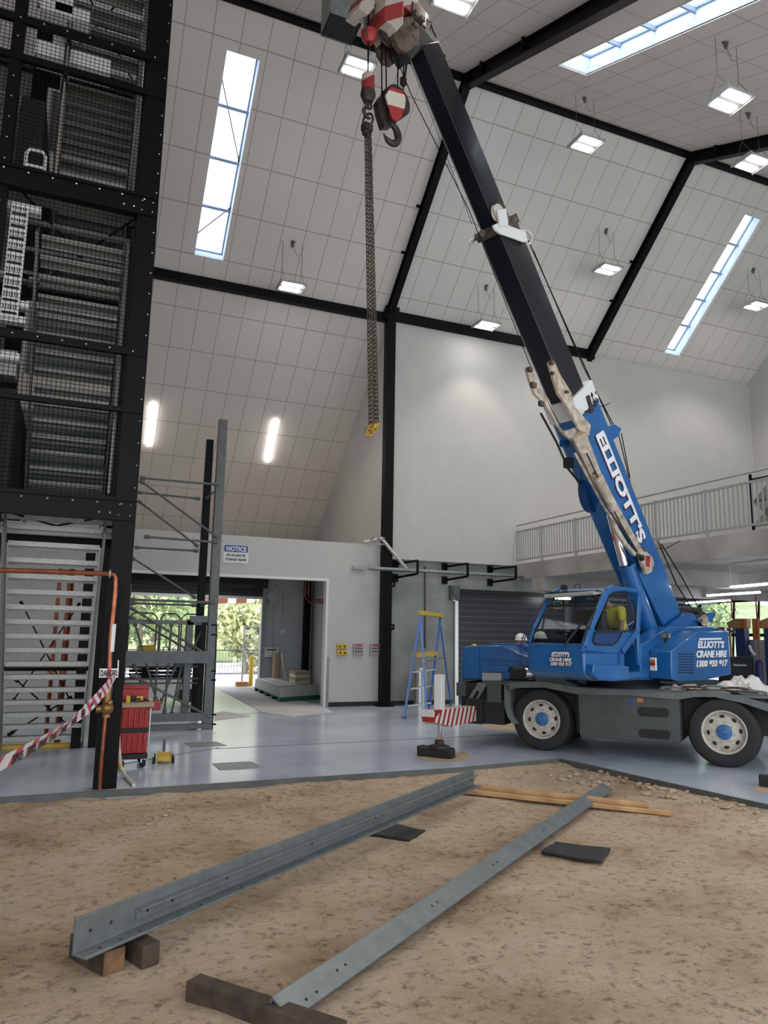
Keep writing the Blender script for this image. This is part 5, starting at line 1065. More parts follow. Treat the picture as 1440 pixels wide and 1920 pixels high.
mb.bar(a, b, .25, .015); mb.bar(a + V((0, -.12, .03)), b + V((0, -.12, .03)), .01, .07); mb.bar(a + V((0, .12, .03)), b + V((0, .12, .03)), .01, .07); mb.build('channel', 'galv', t, smooth=False)
mb = MB(); mb.tube([yp(682, 1017, YW - .3), yp(715, 1009, YW - .4), yp(765, 1070, YW - .5)], .045, 6); mb.build('sloping_duct', 'rim', t)
mb = MB()
for x in (690, 700, 710): mb.bar(yp(x, 1016, YW - .3), yp(x + 12, 1008, YW - .5), .02, .02)
mb.bar(yp(690, 1020, YW - .35), yp(726, 1021, YW - .35), .03, .04); mb.build('bracket', 'galv', t, smooth=False)
t = thing('wall_pipe', 'thin grey pipe loop on the white wall beside the balustrade', 'pipe', (11, YW, 4)); 
for pts in (((927, 1058), (927.5, 938), (936, 938), (1048, 949), (1052, 953), (1052, 1000)), ((938, 1058), (938.5, 948), (946, 947), (1040, 956), (1042, 965))):
    mb = MB(); mb.tube([wl(*p, YW - .12) for p in pts], .018, 6); mb.build('conduit', 'galv', t)
for (a, b) in (((924, 963), (940, 964)), ((924, 1025), (940, 1026)), ((978, 939), (978, 955)), ((1024, 944), (1024, 960))):
    mb = MB(); mb.bar(wl(*a, YW - .06), wl(*b, YW - .06), .1, .05); mb.build('clip', 'grey_steel', t, smooth=False)
mb = MB(); mb.tube([wl(797, 1062, YW - .03), wl(797, 1215, YW - .03)], .02, 6); tag(mb.build('wall_pipe', 'rusty'), 'thin vertical pipe on the concrete wall above the ladder', 'pipe')
mb = MB(); c = wl(1188, 870); mb.lathe([(.07, 0), (.07, .06), (0, .07)], (c.x, YW, c.z), (0, -1, 0), 14); mb.bx(c.x - .08, c.x + .1, YW - .03, YW, c.z - .28, c.z - .15); tag(mb.build('alarm_bell', 'alarm'), 'small dark red alarm bell high on the white wall right of the boom', 'alarm')
# ================================================================== LADDER, BIN
t = thing('step_ladder', 'blue step ladder with yellow top standing by the concrete wall', 'ladder', (6.9, 14, 0))
f1, f2, f3, f4 = fl(757, 1348), fl(801, 1358), fl(803, 1342), fl(846, 1324)
base = (f1 + f3) / 2; top1 = yp(790, 1152, (f1.y + f2.y) / 2 + .1); ztop = 2.3
m12 = (f1 + f2) / 2; m34 = (f3 + f4) / 2
Tl = yp(790, 1152, m12.y + .15); Tr = yp(826, 1152, m34.y - .0); Tl.z = Tr.z = (Tl.z + Tr.z) / 2
for p, q in ((f1, Tl), (f3 + (f1 - f2) * 0, Tr)):
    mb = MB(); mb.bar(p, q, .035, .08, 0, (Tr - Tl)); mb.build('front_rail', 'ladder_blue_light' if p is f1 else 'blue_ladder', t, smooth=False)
for p, q in ((f2, Tl - V((0, 0, .25))), (f4, Tr - V((0, 0, .25)))):
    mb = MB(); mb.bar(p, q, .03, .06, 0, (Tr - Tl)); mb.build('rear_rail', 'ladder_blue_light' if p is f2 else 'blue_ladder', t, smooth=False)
mb = MB(); dd = (Tr - Tl).normalized(); mb.bar(Tl - dd * .08, Tr + dd * .08, .12, .09); mb.build('top_cap', 'yellow', t, bevel=.01)
for k, f in enumerate((.12, .28, .44, .60)):
    a, b = f1.lerp(Tl, f), f3.lerp(Tr, f); mb = MB(); mb.bar(a, b, .09, .03 if k < 3 else .09); mb.build('step', 'silver' if k < 3 else 'yellow', t, smooth=False, label='yellow standing step' if k == 3 else None)
for f in (.3, .55):
    a, b = f2.lerp(Tl, f), f4.lerp(Tr, f); mb = MB(); mb.bar(a, b, .03, .03); mb.build('rear_brace', 'silver', t, smooth=False)
for p in (f1, f2, f3, f4): mb = MB(); mb.box(p + V((0, 0, .03)), (.06, .06, .06)); mb.build('foot', 'black_matt' if p in (f1,) else 'yellow', t, smooth=False)
p = yp(788, 1320, 17.3); t = thing('waste_bin', 'stainless steel bin standing behind the step ladder', 'bin', (p.x, 17.3, 0)); mb = MB(); mb.lathe([(.17, .0), (.17, .86)], (p.x, 17.3, 0), UP, 28); mb.build('body', 'silver', t)
mb = MB(); mb.lathe([(.18, .86), (.18, .90), (.12, .95), (0, .96)], (p.x, 17.3, 0), UP, 28); mb.build('lid', 'silver', t)
# ================================================================== TROLLEY, JACK, POLE
TYY = 10.55
def tp(px, py, y=TYY): return yp(px, py, y)
x0_, x1_ = tp(224, 1400).x, tp(275, 1400).x; tr = thing('tool_trolley', 'red rolling tool trolley with two stacked boxes and black wheels', 'tool trolley', ((x0_ + x1_) / 2, 11.1, 0))
zz = lambda y: tp(250, y).z
mb = MB(); mb.bx(x0_ - .03, x1_ + .02, TYY, TYY + .5, zz(1424), zz(1414)); mb.build('platform', 'black_matt', tr, bevel=.01)
for a, b in ((1413, 1374), (1366, 1326)):
    mb = MB(); mb.bx(x0_, x1_, TYY + .01, TYY + .48, zz(a), zz(b))
    for k in range(5): xx = x0_ + (x1_ - x0_) * (k + .5) / 5; mb.bx(xx - .02, xx + .02, TYY - .008, TYY + .01, zz(a) + .02, zz(b) - .02)
    mb.build('tool_box', 'red', tr, bevel=.012)
mb = MB(); mb.bx(x0_ - .0, x1_ + .01, TYY - .0, TYY + .49, zz(1374), zz(1366)); mb.build('latch_band', 'black_matt', tr, smooth=False)
mb = MB(); mb.bx(x0_ - .01, x1_ + .06, TYY - .02, TYY + .5, zz(1326), zz(1318)); mb.build('worktop', 'plywood', tr, smooth=False)
mb = MB(); mb.tube([(x1_ + .03, TYY + .1, zz(1415)), (x1_ + .03, TYY + .1, zz(1330))], .012, 6); mb.build('handle_tube', 'silver', tr)
for x in (x0_ + .04, x1_ - .03):
    for y in (TYY + .06, TYY + .42):
        mb = MB(); mb.lathe([(.0, -.022), (.05, -.022), (.056, 0), (.05, .022), (.0, .022)], (x, y, .056), (1, .3, 0), 20); cw = mb.build('caster', 'rubber', tr); mb = MB(); mb.bar((x, y, .06), (x, y, max(.12, zz(1424) + .01)), .06, .05); mb.build('caster_fork', 'silver', cw, smooth=False)
mb = MB(); mb.bx(x0_ - .03, x1_ - .0, TYY + .2, TYY + .5, zz(1317), zz(1290)); mb.bx(x0_ - .05, x1_ + .0, TYY + .18, TYY + .52, zz(1294), zz(1289)); tag(mb.build('tool_case', 'red', bevel=.01), 'open red tool case on top of the tool trolley', 'tool case')
mb = MB(); mb.cyl(tp(236, 1311), tp(264, 1310), .035, 8, 1); mb.box(tp(240, 1311), (.05, .09, .09)); mb.box(tp(262, 1309), (.08, .06, .05), 0); mb.bar(tp(268, 1310), tp(279, 1314), .02, .03, 1)
tag(mb.build('power_drill', ['yellow', 'black_matt']), 'yellow and black power tool lying on the trolley top', 'power tool')
mb = MB(); q0, q1 = tp(281, 1323, 11.2), tp(301, 1332, 11.2); mb.bx(q0.x, q1.x, 11.2, 11.4, q1.z, q0.z + .05); mb.build('side_bin', 'red', tr, bevel=.01)
c = fl(306, 1432); j = thing('trolley_jack', 'small yellow trolley jack on the floor beside the red trolley', 'jack', c); dx, dy = V((.12, .99, 0)), V((.99, -.12, 0))
mb = MB(); ax = (dy, dx, UP)
for s_ in (-1, 1): mb.prism([c + dy * (.085 * s_) + dx * a_ + UP * z_ for a_, z_ in ((-.02, .03), (.0, .08), (.3, .13), (.42, .11), (.42, .04))], dy * .02)
mb.box(c + dx * .2 + UP * .07, (.16, .40, .05), 0, ax); mb.box(c + dx * .02 + UP * .055, (.2, .05, .04), 0, ax); mb.build('body', 'yellow', j, bevel=.005)
for s_ in (-1, 1):
    for a_ in (.02,): mb = MB(); mb.lathe([(0, -.02), (.045, -.02), (.045, .02), (0, .02)], c + dy * (.125 * s_) + dx * a_ + UP * .046, dy, 16); mb.build('wheel', 'rubber', j)
    mb = MB(); mb.lathe([(0, -.01), (.035, -.01), (.035, .01), (0, .01)], c + dy * (.12 * s_) + dx * .42 + UP * .036, dy, 16); mb.build('wheel', 'rubber', j)
mb = MB(); mb.tube([c + dx * .40 + UP * .1, c + dx * .44 + UP * .26], .018, 8); mb.build('handle_socket', 'grey_steel', j)
mb = MB(); pts = [yp(219, 1308, 10.4), yp(221, 1350, 10.3), yp(223, 1400, 10.15), yp(226, 1437, 10.0), yp(235, 1455, 9.9), fl(251, 1472, .02)]; mb.tube(pts, [.022] * 6, 8)
pl_ = thing('white_pole', 'bent white and yellow pole leaning on the red trolley', 'pole', fl(251, 1472)); mb.build('tube', 'rim', pl_)
mb = MB(); mb.tube([yp(220.2, 1325, 10.37), yp(221, 1345, 10.32)], .024, 8); mb.tube([yp(224.3, 1420, 10.08), yp(226, 1437, 10.0), yp(228, 1444, 9.97)], .024, 8); mb.build('yellow_band', 'yellow', pl_)
# ================================================================== BEAMS ON THE SAND
def zs(x, y): return sz(x, y)
def angle_beam(name, label, P, D, S_, N_, L, a, b, t):
    """angle iron: leg a along N_, leg b along S_"""
    mb = MB(); Dv = D * L; mb.prism([P, P + N_ * a, P + N_ * a + S_ * t, P + N_ * t + S_ * t, P + N_ * t + S_ * b, P + S_ * b], Dv)
    return mb
# beam 1: big angle standing on its flat leg, with a smaller angle bolted inside
zb = .045
n0, n1 = fl(134, 1792, zb), fl(886, 1473, zb); D1_ = (n1 - n0); L1_ = D1_.length; D1_.normalize(); S1_ = V((D1_.y, -D1_.x, 0))
tp1 = pl(131, 1737, n0, D1_); tb = thing('steel_angle_beam', 'long grey steel angle beam with a smaller angle inside, lying on timber blocks', 'steel beam', n0)
hgt = .19; fw_ = (pl(170, 1795, n0, D1_) - n0).dot(S1_); fw_ = .115
mb = angle_beam('', '', n0, D1_, S1_, UP, L1_, hgt, fw_, .016); mb.build('outer_angle', 'galv_dark', tb, smooth=False, bevel=.003)
q0 = n0 + D1_ * .42 + UP * .055 + S1_ * .016; mb = MB(); Ls = L1_ - .42; mb.prism([q0, q0 + UP * .07, q0 + UP * .07 + S1_ * .055, q0 + UP * .062 + S1_ * .055, q0 + UP * .062 + S1_ * .012, q0 + S1_ * .012], D1_ * Ls); mb.build('inner_angle', 'galv_dark', tb, smooth=False, bevel=.002)
mb = MB()
def hole(c, n, r=.010): 
    u = n.cross(UP) if abs(n.z) < .9 else D1_; u.normalize(); w = n.cross(u); mb.prism([c + u * (r * cos(a)) + w * (r * sin(a)) for a in [2 * pi * i / 10 for i in range(10)]], n * .0015)
for s_ in (.10, .24, .50, .7, 1.2, 2.2, 3.2, 4.4, 5.4): hole(n0 + D1_ * s_ + UP * (.10 if s_ < .4 else .09) + S1_ * (.0165 if s_ < .4 else .0285), S1_)
for s_ in (.12, .26, .40, .9, 1.3, 2.0, 2.8, 3.6, 4.5): hole(n0 + D1_ * s_ + UP * .0165 + S1_ * .08, UP)
mb.build('bolt_holes', 'black_matt', tb, smooth=False)
# beam 2: angle lying tent-wise
D2a, D2b = fl(548, 1912, -.04), fl(1150, 1481, -.04)
D2_ = (D2b - D2a); L2_ = D2_.length; D2_.normalize(); S2_ = V((D2_.y, -D2_.x, 0))
rid = pl(510, 1868, D2a, D2_); face = (D2a - rid); wdt = face.length; fa = face.normalized(); fb_ = D2_.cross(fa).normalized(); fb_ = fb_ if fb_.z < 0 else -fb_
t2 = thing('steel_angle_beam', 'long grey steel angle beam turned ridge up, nearest the camera', 'steel beam', D2a)
th = -(fa.cross(D2_)).normalized(); inn = fb_ * .014
mb = MB(); other = fb_ * .17; mb.prism([rid, rid + fa * wdt, rid + fa * wdt + inn, rid + fa * .014 + inn, rid + fa * .014 + other, rid + other], D2_ * L2_); mb.build('angle', 'galv_dark', t2, smooth=False, bevel=.003)
fn = -fb_ if (-fb_).dot(V((0, -1, .5))) > 0 else fb_
mb = MB()
def hole2(c, r=.009):
    u, w = D2_, fa; mb.prism([c + u * (r * cos(a)) + w * (r * 1.0 * sin(a)) for a in [2 * pi * i / 10 for i in range(10)]], fn * .002)
for s_ in (.07, .16, .25, .48, .56, 1.62, 1.70, 2.7, 2.78, 3.95, 4.03, 5.1, 5.18, 5.9, 5.98): hole2(rid + D2_ * s_ + fa * wdt * (.72 if s_ < .3 else .5))
mb.build('bolt_holes', 'black_matt', t2, smooth=False)
# timbers
def block(name, label, a, b, w_, h_, m, z=None, cat='timber', yaw=None, mend=None):
    a, b = V(a), V(b); mb = MB(); mb.bar(a, b, w_, h_); k = len(mb.mi)
    if mend: d = (b - a).normalized(); mb.bar(b, b + d * .003, w_ * .98, h_ * .98, 1)
    o = mb.build(name, [m, mend] if mend else m, bevel=.008); return tag(o, label, cat)
zt_ = zb - .052 
def onsand(p, z): return V((p.x, p.y, z))
a, b = fl(150, 1770, -.05), fl(214, 1803, -.04); block('timber_block', 'short weathered timber block with an orange end under the near end of the beam', onsand(a, -.04), onsand(b, -.04), .13, .13, 'old_timber', mend='old_timber_end')
a, b = fl(196, 1745, -.05), fl(283, 1793, -.045); block('timber_block', 'dark weathered timber block beside the orange ended block', onsand(a, -.04), onsand(b, -.04), .11, .12, 'old_timber', mend='old_timber')
a, b = fl(362, 1843, -.03), fl(640, 1935, -.03); block('timber_sleeper', 'long dark weathered timber lying under the nearest beam', onsand(a, -.06), onsand(b, -.06), .11, .12, 'old_timber')
p1, p2 = fl(846, 1480, -.05), fl(1258, 1524, -.05)
block('timber_batten', 'lower pale timber batten under the far ends of the beams', onsand(p1, -.055), onsand(p2, -.055), .09, .045, 'timber')
p1, p2 = fl(866, 1472, -.01), fl(1216, 1510, -.01)
block('timber_batten', 'upper pale timber batten lying on the longer one', onsand(p1, -.008), onsand(p2, -.008), .09, .045, 'timber')
for q, lb in ((((676, 1560), (716, 1541), (797, 1553), (766, 1574)), 'black rubber mat on the sand below the middle of the long beam'), (((1015, 1602), (1042, 1580), (1145, 1595), (1127, 1621)), 'black rubber mat on the sand right of the nearest beam')):
    mb = MB(); P = [fl(x, y, -.08) for x, y in q]; nn_ = 14
    for jx in range(nn_):
        for ix in range(nn_):
            u, v = ix / (nn_ - 1), jx / (nn_ - 1); p = (P[0] * (1 - u) + P[3] * u) * (1 - v) + (P[1] * (1 - u) + P[2] * u) * v; z = sz(p.x, p.y) + .022 + .006 * noise.noise(p * 9); mb.v.append(V((p.x, p.y, z)))
    for jx in range(nn_ - 1):
        for ix in range(nn_ - 1): mb.f.append((jx * nn_ + ix, jx * nn_ + ix + 1, (jx + 1) * nn_ + ix + 1, (jx + 1) * nn_ + ix)); mb.mi.append(0)
    o = mb.build('rubber_mat', 'rubber_mat'); s = o.modifiers.new('t', 'SOLIDIFY'); s.thickness = .02; s.offset = -1; tag(o, lb, 'mat')
# ================================================================== LOADING BAY CONTENT
t = thing('pallet', 'green pallet under the long grey cartons in the loading bay', 'pallet', (5.9, 20.5, 0))
pa_, pb_, pc_ = fl(468, 1291), fl(524, 1317), fl(601, 1311); pa_ = pb_.lerp(pa_, .82); pd_ = pa_ + pc_ - pb_
A_ = pb_; U_ = (pc_ - pb_); W_ = (pa_ - pb_)
def pbox(mb, u0, u1, v0, v1, z0, z1, m=0): mb.prism([A_ + U_ * u + W_ * v + UP * z0 for u, v in ((u0, v0), (u1, v0), (u1, v1), (u0, v1))], UP * (z1 - z0), m)
mb = MB()
for v in (0, .25, .5, .75, .95): pbox(mb, 0, 1, v, v + .05, .0, .09)
pbox(mb, 0, 1, 0, 1, .09, .11); mb.build('frame', 'pallet_green', t, smooth=False)
mb = MB(); pbox(mb, .0, .95, 0, .98, .115, .36); tag(mb.build('long_carton', 'grey_box', bevel=.01), 'long low grey carton stack lying on the green pallet', 'carton')
mb = MB(); pbox(mb, .05, .5, .1, .9, .365, .39); tag(mb.build('plastic_wrap', 'white_paint', bevel=.01), 'white wrapped panel on top of the grey carton stack', 'panel')
for k in range(4): mb = MB(); pbox(mb, .55, .95, .25, .45, .365 + k * .085, .445 + k * .085); tag(mb.build('small_carton', 'cardboard' if k % 2 else 'rim', bevel=.004), ['lowest', 'second from the bottom', 'third from the bottom', 'topmost'][k] + ' of the small flat boxes stacked on the grey carton', 'box', 'small boxes stacked in the loading bay')
mb = MB(); p = fl(520, 1290); mb.cyl((p.x, 22.6, .02), (p.x + .05, 22.6, 1.1), .13, 14); p = yp(519, 1250, 22.6); mb2 = MB(); mb2.cyl((p.x, 22.6, .01), (p.x, 22.65, 1.15), .12, 16); tag(mb2.build('carton_tube', 'cardboard'), 'upright cardboard tube behind the stacked boxes', 'tube')
mb = MB(); mb.tube([yp(528, 1225, 22.8), V((yp(538, 1268, 22.5).x, 22.5, .02))], .025, 6); tag(mb.build('white_pole', 'white_paint'), 'thin white pole leaning behind the stacked boxes', 'pole')
# bollard, gate panel
t = thing('bollard', 'yellow bollard just outside the loading bay opening', 'bollard', (yp(470, 1280, 24.9).x, 24.9, 0)); x = yp(470, 1280, 24.9).x
mb = MB(); mb.cyl((x, 24.9, 0), (x, 24.9, .95), .075, 16); mb.build('post', 'yellow', t)
mb = MB(); mb.bx(x - .5, x - .1, 24.8, 25.0, 0, .14); mb.build('foot_block', 'orange', t, bevel=.01)
t = thing('wire_gate', 'light wire mesh gate panel outside the loading bay', 'gate', (5.6, 25.6, 0))
mb = MB(); xa, xb = yp(457, 1200, 25.6).x, yp(487, 1200, 25.6).x
for x in (xa, xb): mb.tube([(x, 25.6, 0), (x, 25.6, 2.0)], .03, 8)
mb.tube([(xa, 25.6, 1.95), (xb, 25.6, 1.95)], .02, 8); mb.build('frame', 'galv', t)
mb = MB()
for k in range(22): mb.tube([(xa, 25.6, .15 + k * .085), (xb, 25.6, .15 + k * .085)], .005, 4)
for k in range(10): mb.tube([(xa + (xb - xa) * k / 9, 25.6, .1), (xa + (xb - xa) * k / 9, 25.6, 1.95)], .005, 4)
mb.build('mesh', 'galv', t)
# scissor lift
sl = thing('scissor_lift', 'white scissor lift with blue panel parked behind the steel frame', 'scissor lift', (2.3, 19.6, 0))
mb = MB(); mb.bx(1.3, 3.0, 19.2, 20.0, .15, .62); mb.build('chassis', 'white_paint', sl, bevel=.02)
for x in (1.55, 2.75):
    mb = MB(); mb.lathe([(0, -.06), (.19, -.06), (.2, 0), (.19, .06), (0, .06)], (x, 19.15, .2), (0, 1, 0), 20); mb.build('wheel', 'rubber', sl)
mb = MB()
for k in range(3): mb.bar((1.4, 19.4, .62 + .09 * k), (2.9, 19.4, .70 + .09 * k), .05, .05); mb.bar((2.9, 19.5, .62 + .09 * k), (1.4, 19.5, .70 + .09 * k), .05, .05)
mb.build('scissor_arms', 'black_steel', sl, smooth=False)
mb = MB(); mb.bx(1.25, 3.05, 19.15, 20.05, .90, 1.12); mb.bx(2.4, 2.9, 19.13, 19.15, .92, 1.12, 1); mb.build('platform', ['grey_box', 'blue_box'], sl, smooth=False)
for x0_, x1_ in ((1.3, 1.95), (2.05, 2.5), (2.55, 3.0)):
    mb = MB(); mb.tube([(x0_, 19.2, 1.1), (x0_, 19.2, 2.1), (x0_ + .1, 19.2, 2.2), (x1_ - .1, 19.2, 2.2), (x1_, 19.2, 2.1), (x1_, 19.2, 1.1)], .02, 8); mb.build('guard_rail', 'grey_steel', sl)
mb = MB(); mb.bx(1.55, 1.95, 19.1, 19.2, 1.1, 1.42); mb.build('control_box', 'yellow', sl, bevel=.02)
mb = MB(); mb.bx(1.0, 1.23, 19.6, 19.7, 0, 1.75); tag(mb.build('blue_panel', 'blue_box', smooth=False), 'dark blue upright panel left of the scissor lift', 'panel')
# floor matting in the bay
mb = MB(); q = [fl(*p) for p in ((405, 1290), (470, 1293), (600, 1322), (625, 1336), (548, 1344), (490, 1335))]; mb.prism([(p.x, p.y, .002) for p in q], (0, 0, .004)); tag(mb.build('floor_sheet', 'asphalt', smooth=False), 'large brownish protective sheet on the loading bay floor', 'floor sheet')
mb = MB(); q = [fl(*p) for p in ((402, 1338), (420, 1334), (470, 1343), (402, 1351))]; mb.prism([(p.x, p.y, .002) for p in q], (0, 0, .004)); tag(mb.build('floor_sheet', 'asphalt', smooth=False), 'small brownish sheet on the floor beside the steel frame', 'floor sheet')
# ================================================================== OUTSIDE
mb = MB(); mb.add([(-30, 24.1, -.02), (60, 24.1, -.02), (60, 60, -.02), (-30, 60, -.02)], [(0, 1, 2, 3)]); o = mb.build('ground_outside', 'asphalt', smooth=False); o['kind'] = 'structure'
mat('hill', (.16, .22, .08), .9, col2=(.32, .30, .20), vscale=.4)
mb = MB(); n = 30
for jx in range(n):
    for ix in range(60):
        x, y = -40 + 120 * ix / 59, 44 + 60 * jx / (n - 1); mb.v.append(V((x, y, -.1 + max(0, (y - 46)) * .28 + 1.0 * noise.noise(V((x * .1, y * .1, 0))))))
for jx in range(n - 1):
    for ix in range(59): mb.f.append((jx * 60 + ix, jx * 60 + ix + 1, (jx + 1) * 60 + ix + 1, (jx + 1) * 60 + ix)); mb.mi.append(0)
o = mb.build('ground_hill', 'hill'); o['kind'] = 'structure'
def tree(x, y, h, r, m, lb, n=1500, zb=None, ls=.16):
    z0 = max(-.1, (y - 46) * .28) if zb is None else zb; t = thing('tree', lb, 'tree', (x, y, z0), 'trees outside')
    mb = MB(); mb.tube([(x, y, z0 - .3), (x + .1, y, z0 + h * .5), (x, y, z0 + h * .8)], [.14, .10, .04], 7)
    for k in range(9): a = k * 2.4; zz_ = z0 + h * (.25 + .05 * k); mb.tube([(x, y, zz_), (x + cos(a) * r * .45, y + sin(a) * r * .45, zz_ + h * .22), (x + cos(a) * r * .7, y + sin(a) * r * .7, zz_ + h * .36)], [.05, .03, .01], 5)
    mb.build('trunk', 'bark', t)
    mb = MB(); rnd = random.Random(int(x * 31 + y * 7)); cl = [(rnd.uniform(-.6, .6) * r, rnd.uniform(-.6, .6) * r, rnd.uniform(.35, .85) * h, rnd.uniform(.35, .6) * r) for _ in range(11)]
    for k in range(n):
        c = cl[k % 11]; d = V((rnd.gauss(0, 1), rnd.gauss(0, 1), rnd.gauss(0, 1))).normalized() * (c[3] * rnd.uniform(.55, 1.05)); p = V((x + c[0], y + c[1], z0 + c[2])) + d
        a = V((rnd.gauss(0, 1), rnd.gauss(0, 1), rnd.gauss(0, 1))).normalized(); b_ = a.cross(d).normalized(); s_ = ls * rnd.uniform(.6, 1.4)
        mb.add([p - a * s_, p + b_ * s_ * .5, p + a * s_, p - b_ * s_ * .5], [(0, 1, 2, 3)])
    mb.build('foliage', m, t, smooth=False)
tree(7.2, 33, 3.2, 2.2, 'leaf_yellow', 'round pale yellow green tree outside right of the steel posts', 2600)
tree(3.0, 37, 6.2, 3.0, 'leaf_pale', 'pale green tree outside behind the lattice frame', 2600)
tree(-.8, 35, 5.4, 2.6, 'leaf_yellow', 'yellow green tree at the left edge of the loading bay view', 2200)
tree(4.2, 43, 4.6, 2.6, 'leaf_mid', 'darker green tree behind the pale trees outside', 2200)
tree(9.6, 41, 3.0, 2.2, 'leaf_mid', 'darker green tree beyond the wire gate', 2000)
tree(-2.0, 44, 8.0, 3.6, 'leaf_pale', 'large pale tree far left on the hill', 2000, ls=.22)
tree(21.5, 60, 4.0, 2.5, 'leaf_mid', 'small green tree beside the house on the hill', 1200, ls=.2)
tree(36, 40, 6.5, 3.5, 'leaf_mid', 'green tree seen through the workshop window', 1800, ls=.25)
tree(43, 42, 7.5, 3.5, 'leaf_pale', 'pale tree at the right edge of the workshop window', 1800, ls=.25)
hz = (62 - 46) * .28; hx = yp(453, 1120, 62).x
h = thing('house', 'red brick house with grey roof on the hill outside', 'house', (hx, 62, hz - .5))
zc = yp(453, 1130, 62).z; mb = MB(); mb.bx(hx - 3.4, hx + 3.2, 62, 68, zc - 1.5, zc + 1.5); mb.build('wall', 'brick_red', h, smooth=False)
for k in (-2.4, -.8, .8, 2.2): mb = MB(); mb.bx(hx + k - .35, hx + k + .35, 61.95, 62, zc - .6, zc + .9); mb.build('window', 'white_paint', h, smooth=False)
mb = MB(); zr = zc + 1.5; mb.add([(hx - 4, 61.3, zr), (hx + 3.8, 61.3, zr), (hx + 3.8, 68.7, zr), (hx - 4, 68.7, zr), (hx - 1.8, 65, zr + 1.6), (hx + 1.6, 65, zr + 1.6)], [(0, 1, 5, 4), (1, 2, 5), (2, 3, 4, 5), (3, 0, 4), (0, 3, 2, 1)]); mb.build('roof', 'roof_grey', h, smooth=False)
t = thing('boundary_fence', 'low grey metal fence outside beyond the driveway', 'fence', (6, 29.5, 0))
mb = MB(); 
for z in (.15, 1.05): mb.tube([(-4, 29.5, z), (10, 29.5, z)], .02, 5)
mb.build('rail', 'blue_post', t)
mb = MB()
for k in range(0, 120): mb.tube([(-4 + k * .118, 29.5, .1), (-4 + k * .118, 29.5, 1.05)], .008, 4)
mb.build('picket_panel', 'grey_steel', t)
# ================================================================== WORKSHOP CONTENT (right background)
def wk(px, py, y): return yp(px, py, y)
def wx(px, py, x): return xp(px, py, x)
def xbox(x0_, x1_, y0_, y1_, X, d, nm, m_, lb, cat, ground=False):
    a, b = wx(x0_, y1_, X), wx(x1_, y0_, X); mb = MB(); mb.bx(X, X + d, a.y, b.y, 0 if ground else a.z, b.z); return tag(mb.build(nm, m_, smooth=False), lb, cat)
xbox(1381, 1395, 1178, 1235, 18.6, .2, 'vehicle_hoist_post', 'blue_post', 'dark blue hoist post left of the grey board', 'post', True)
xbox(1435, 1450, 1178, 1235, 18.6, .2, 'vehicle_hoist_post', 'blue_post', 'dark blue hoist post at the right edge', 'post', True)
xbox(1396, 1434, 1200, 1236, 19.0, .04, 'grey_board', 'grey_box', 'pale grey board behind the blue hose drum', 'board', True)
for pts, lb in ((((1362, 1168), (1376, 1160), (1395, 1160), (1395, 1178), (1366, 1178)), 'peach coloured gabled cabinet behind the hoist post'), (((1414, 1168), (1440, 1158), (1452, 1160), (1452, 1178), (1414, 1178)), 'peach coloured gabled cabinet at the right edge')):
    P = [wx(x, y, 19.9) for x, y in pts]; mb = MB(); mb.prism(P, (.3, 0, 0)); y0_, y1_ = min(p.y for p in P), max(p.y for p in P); zt = min(p.z for p in P)
    for yy in (y0_ + .05, y1_ - .05): mb.bx(19.95, 20.0, yy - .03, yy + .03, 0, zt)
    tag(mb.build('gabled_cabinet', 'peach', smooth=False), lb, 'cabinet')
for x, lb in ((1391, 'orange steel stanchion beside the blue post'), (1414, 'orange steel stanchion right of the grey board')):
    mb = MB(); a = wx(x, 1160, 19.5); mb.bx(19.5, 19.6, a.y - .09, a.y + .09, .0, a.z); tag(mb.build('orange_post', 'orange', smooth=False), lb, 'post')
t = thing('extraction_unit', 'black exhaust extraction box with white maker name', 'extraction unit', wk(1388, 1260, 14)); a, b = wk(1371, 1268, 14), wk(1413, 1232, 14)
mb = MB(); mb.bx(a.x, b.x, 14, 14.5, a.z, b.z); 
for k in range(12): mb.bx(a.x + (b.x - a.x) * (k + .3) / 12, a.x + (b.x - a.x) * (k + .6) / 12, 13.985, 14, b.z - .12, b.z - .02)
mb.build('box', 'black_matt', t, bevel=.01)
text('Nederman', wk(1375, 1249, 13.98), (1, 0, 0), UP, .085, 'letter_white', t, width=wk(1399, 1249, 13.98).x - wk(1375, 1249, 13.98).x)
mb = MB(); c = wk(1424, 1250, 13.9); mb.tube([(c.x, 13.9, c.z - .35), (c.x, 13.9, c.z + .1), (c.x, 13.9, c.z + .17)], [.1, .1, .05], 16); mb.build('hose_drum', 'blue_post', t)
mb = MB(); mb.tube([wk(1405, 1210, 13.9), wk(1408, 1219, 13.9), wk(1415, 1228, 13.9)], .035, 8); mb.build('nozzle', 'rim', t)
a = wk(1371, 1268, 14); mb = MB(); mb.bx(a.x, a.x + .5, 14.05, 14.4, 0, a.z); mb.build('stand', 'black_matt', t, smooth=False)
for x, y0_, lb in ((1367, 0, 'thin red service pipe hanging nearer the boom below the mezzanine'), (1413, 1, 'red service pipe hanging at the right below the mezzanine')):
    a = wk(x, 1060, 16); mb = MB(); mb.tube([(a.x, 16, 3.3), (a.x, 16, .9 if y0_ else 2.4)], .02, 6); tag(mb.build('service_pipe', 'red'), lb, 'pipe')
for k, (z, y) in enumerate(((3.15, 18.6), (3.05, 19.6), (2.95, 20.6), (3.2, 21.4))):
    mb = MB(); mb.tube([(13.4, y, z), (X3 - .1, y, z)], .05 + .02 * (k % 2), 8); [mb.tube([(xx, y, z), (xx, y, 3.76)], .01, 4) for xx in (14, 16.5, 19)]; tag(mb.build('service_duct', ['rust_dark', 'galv', 'galv_dark', 'red'][k]), ['dark', 'galvanised', 'dull grey', 'red'][k] + ' service pipe running across below the workshop ceiling', 'pipe')
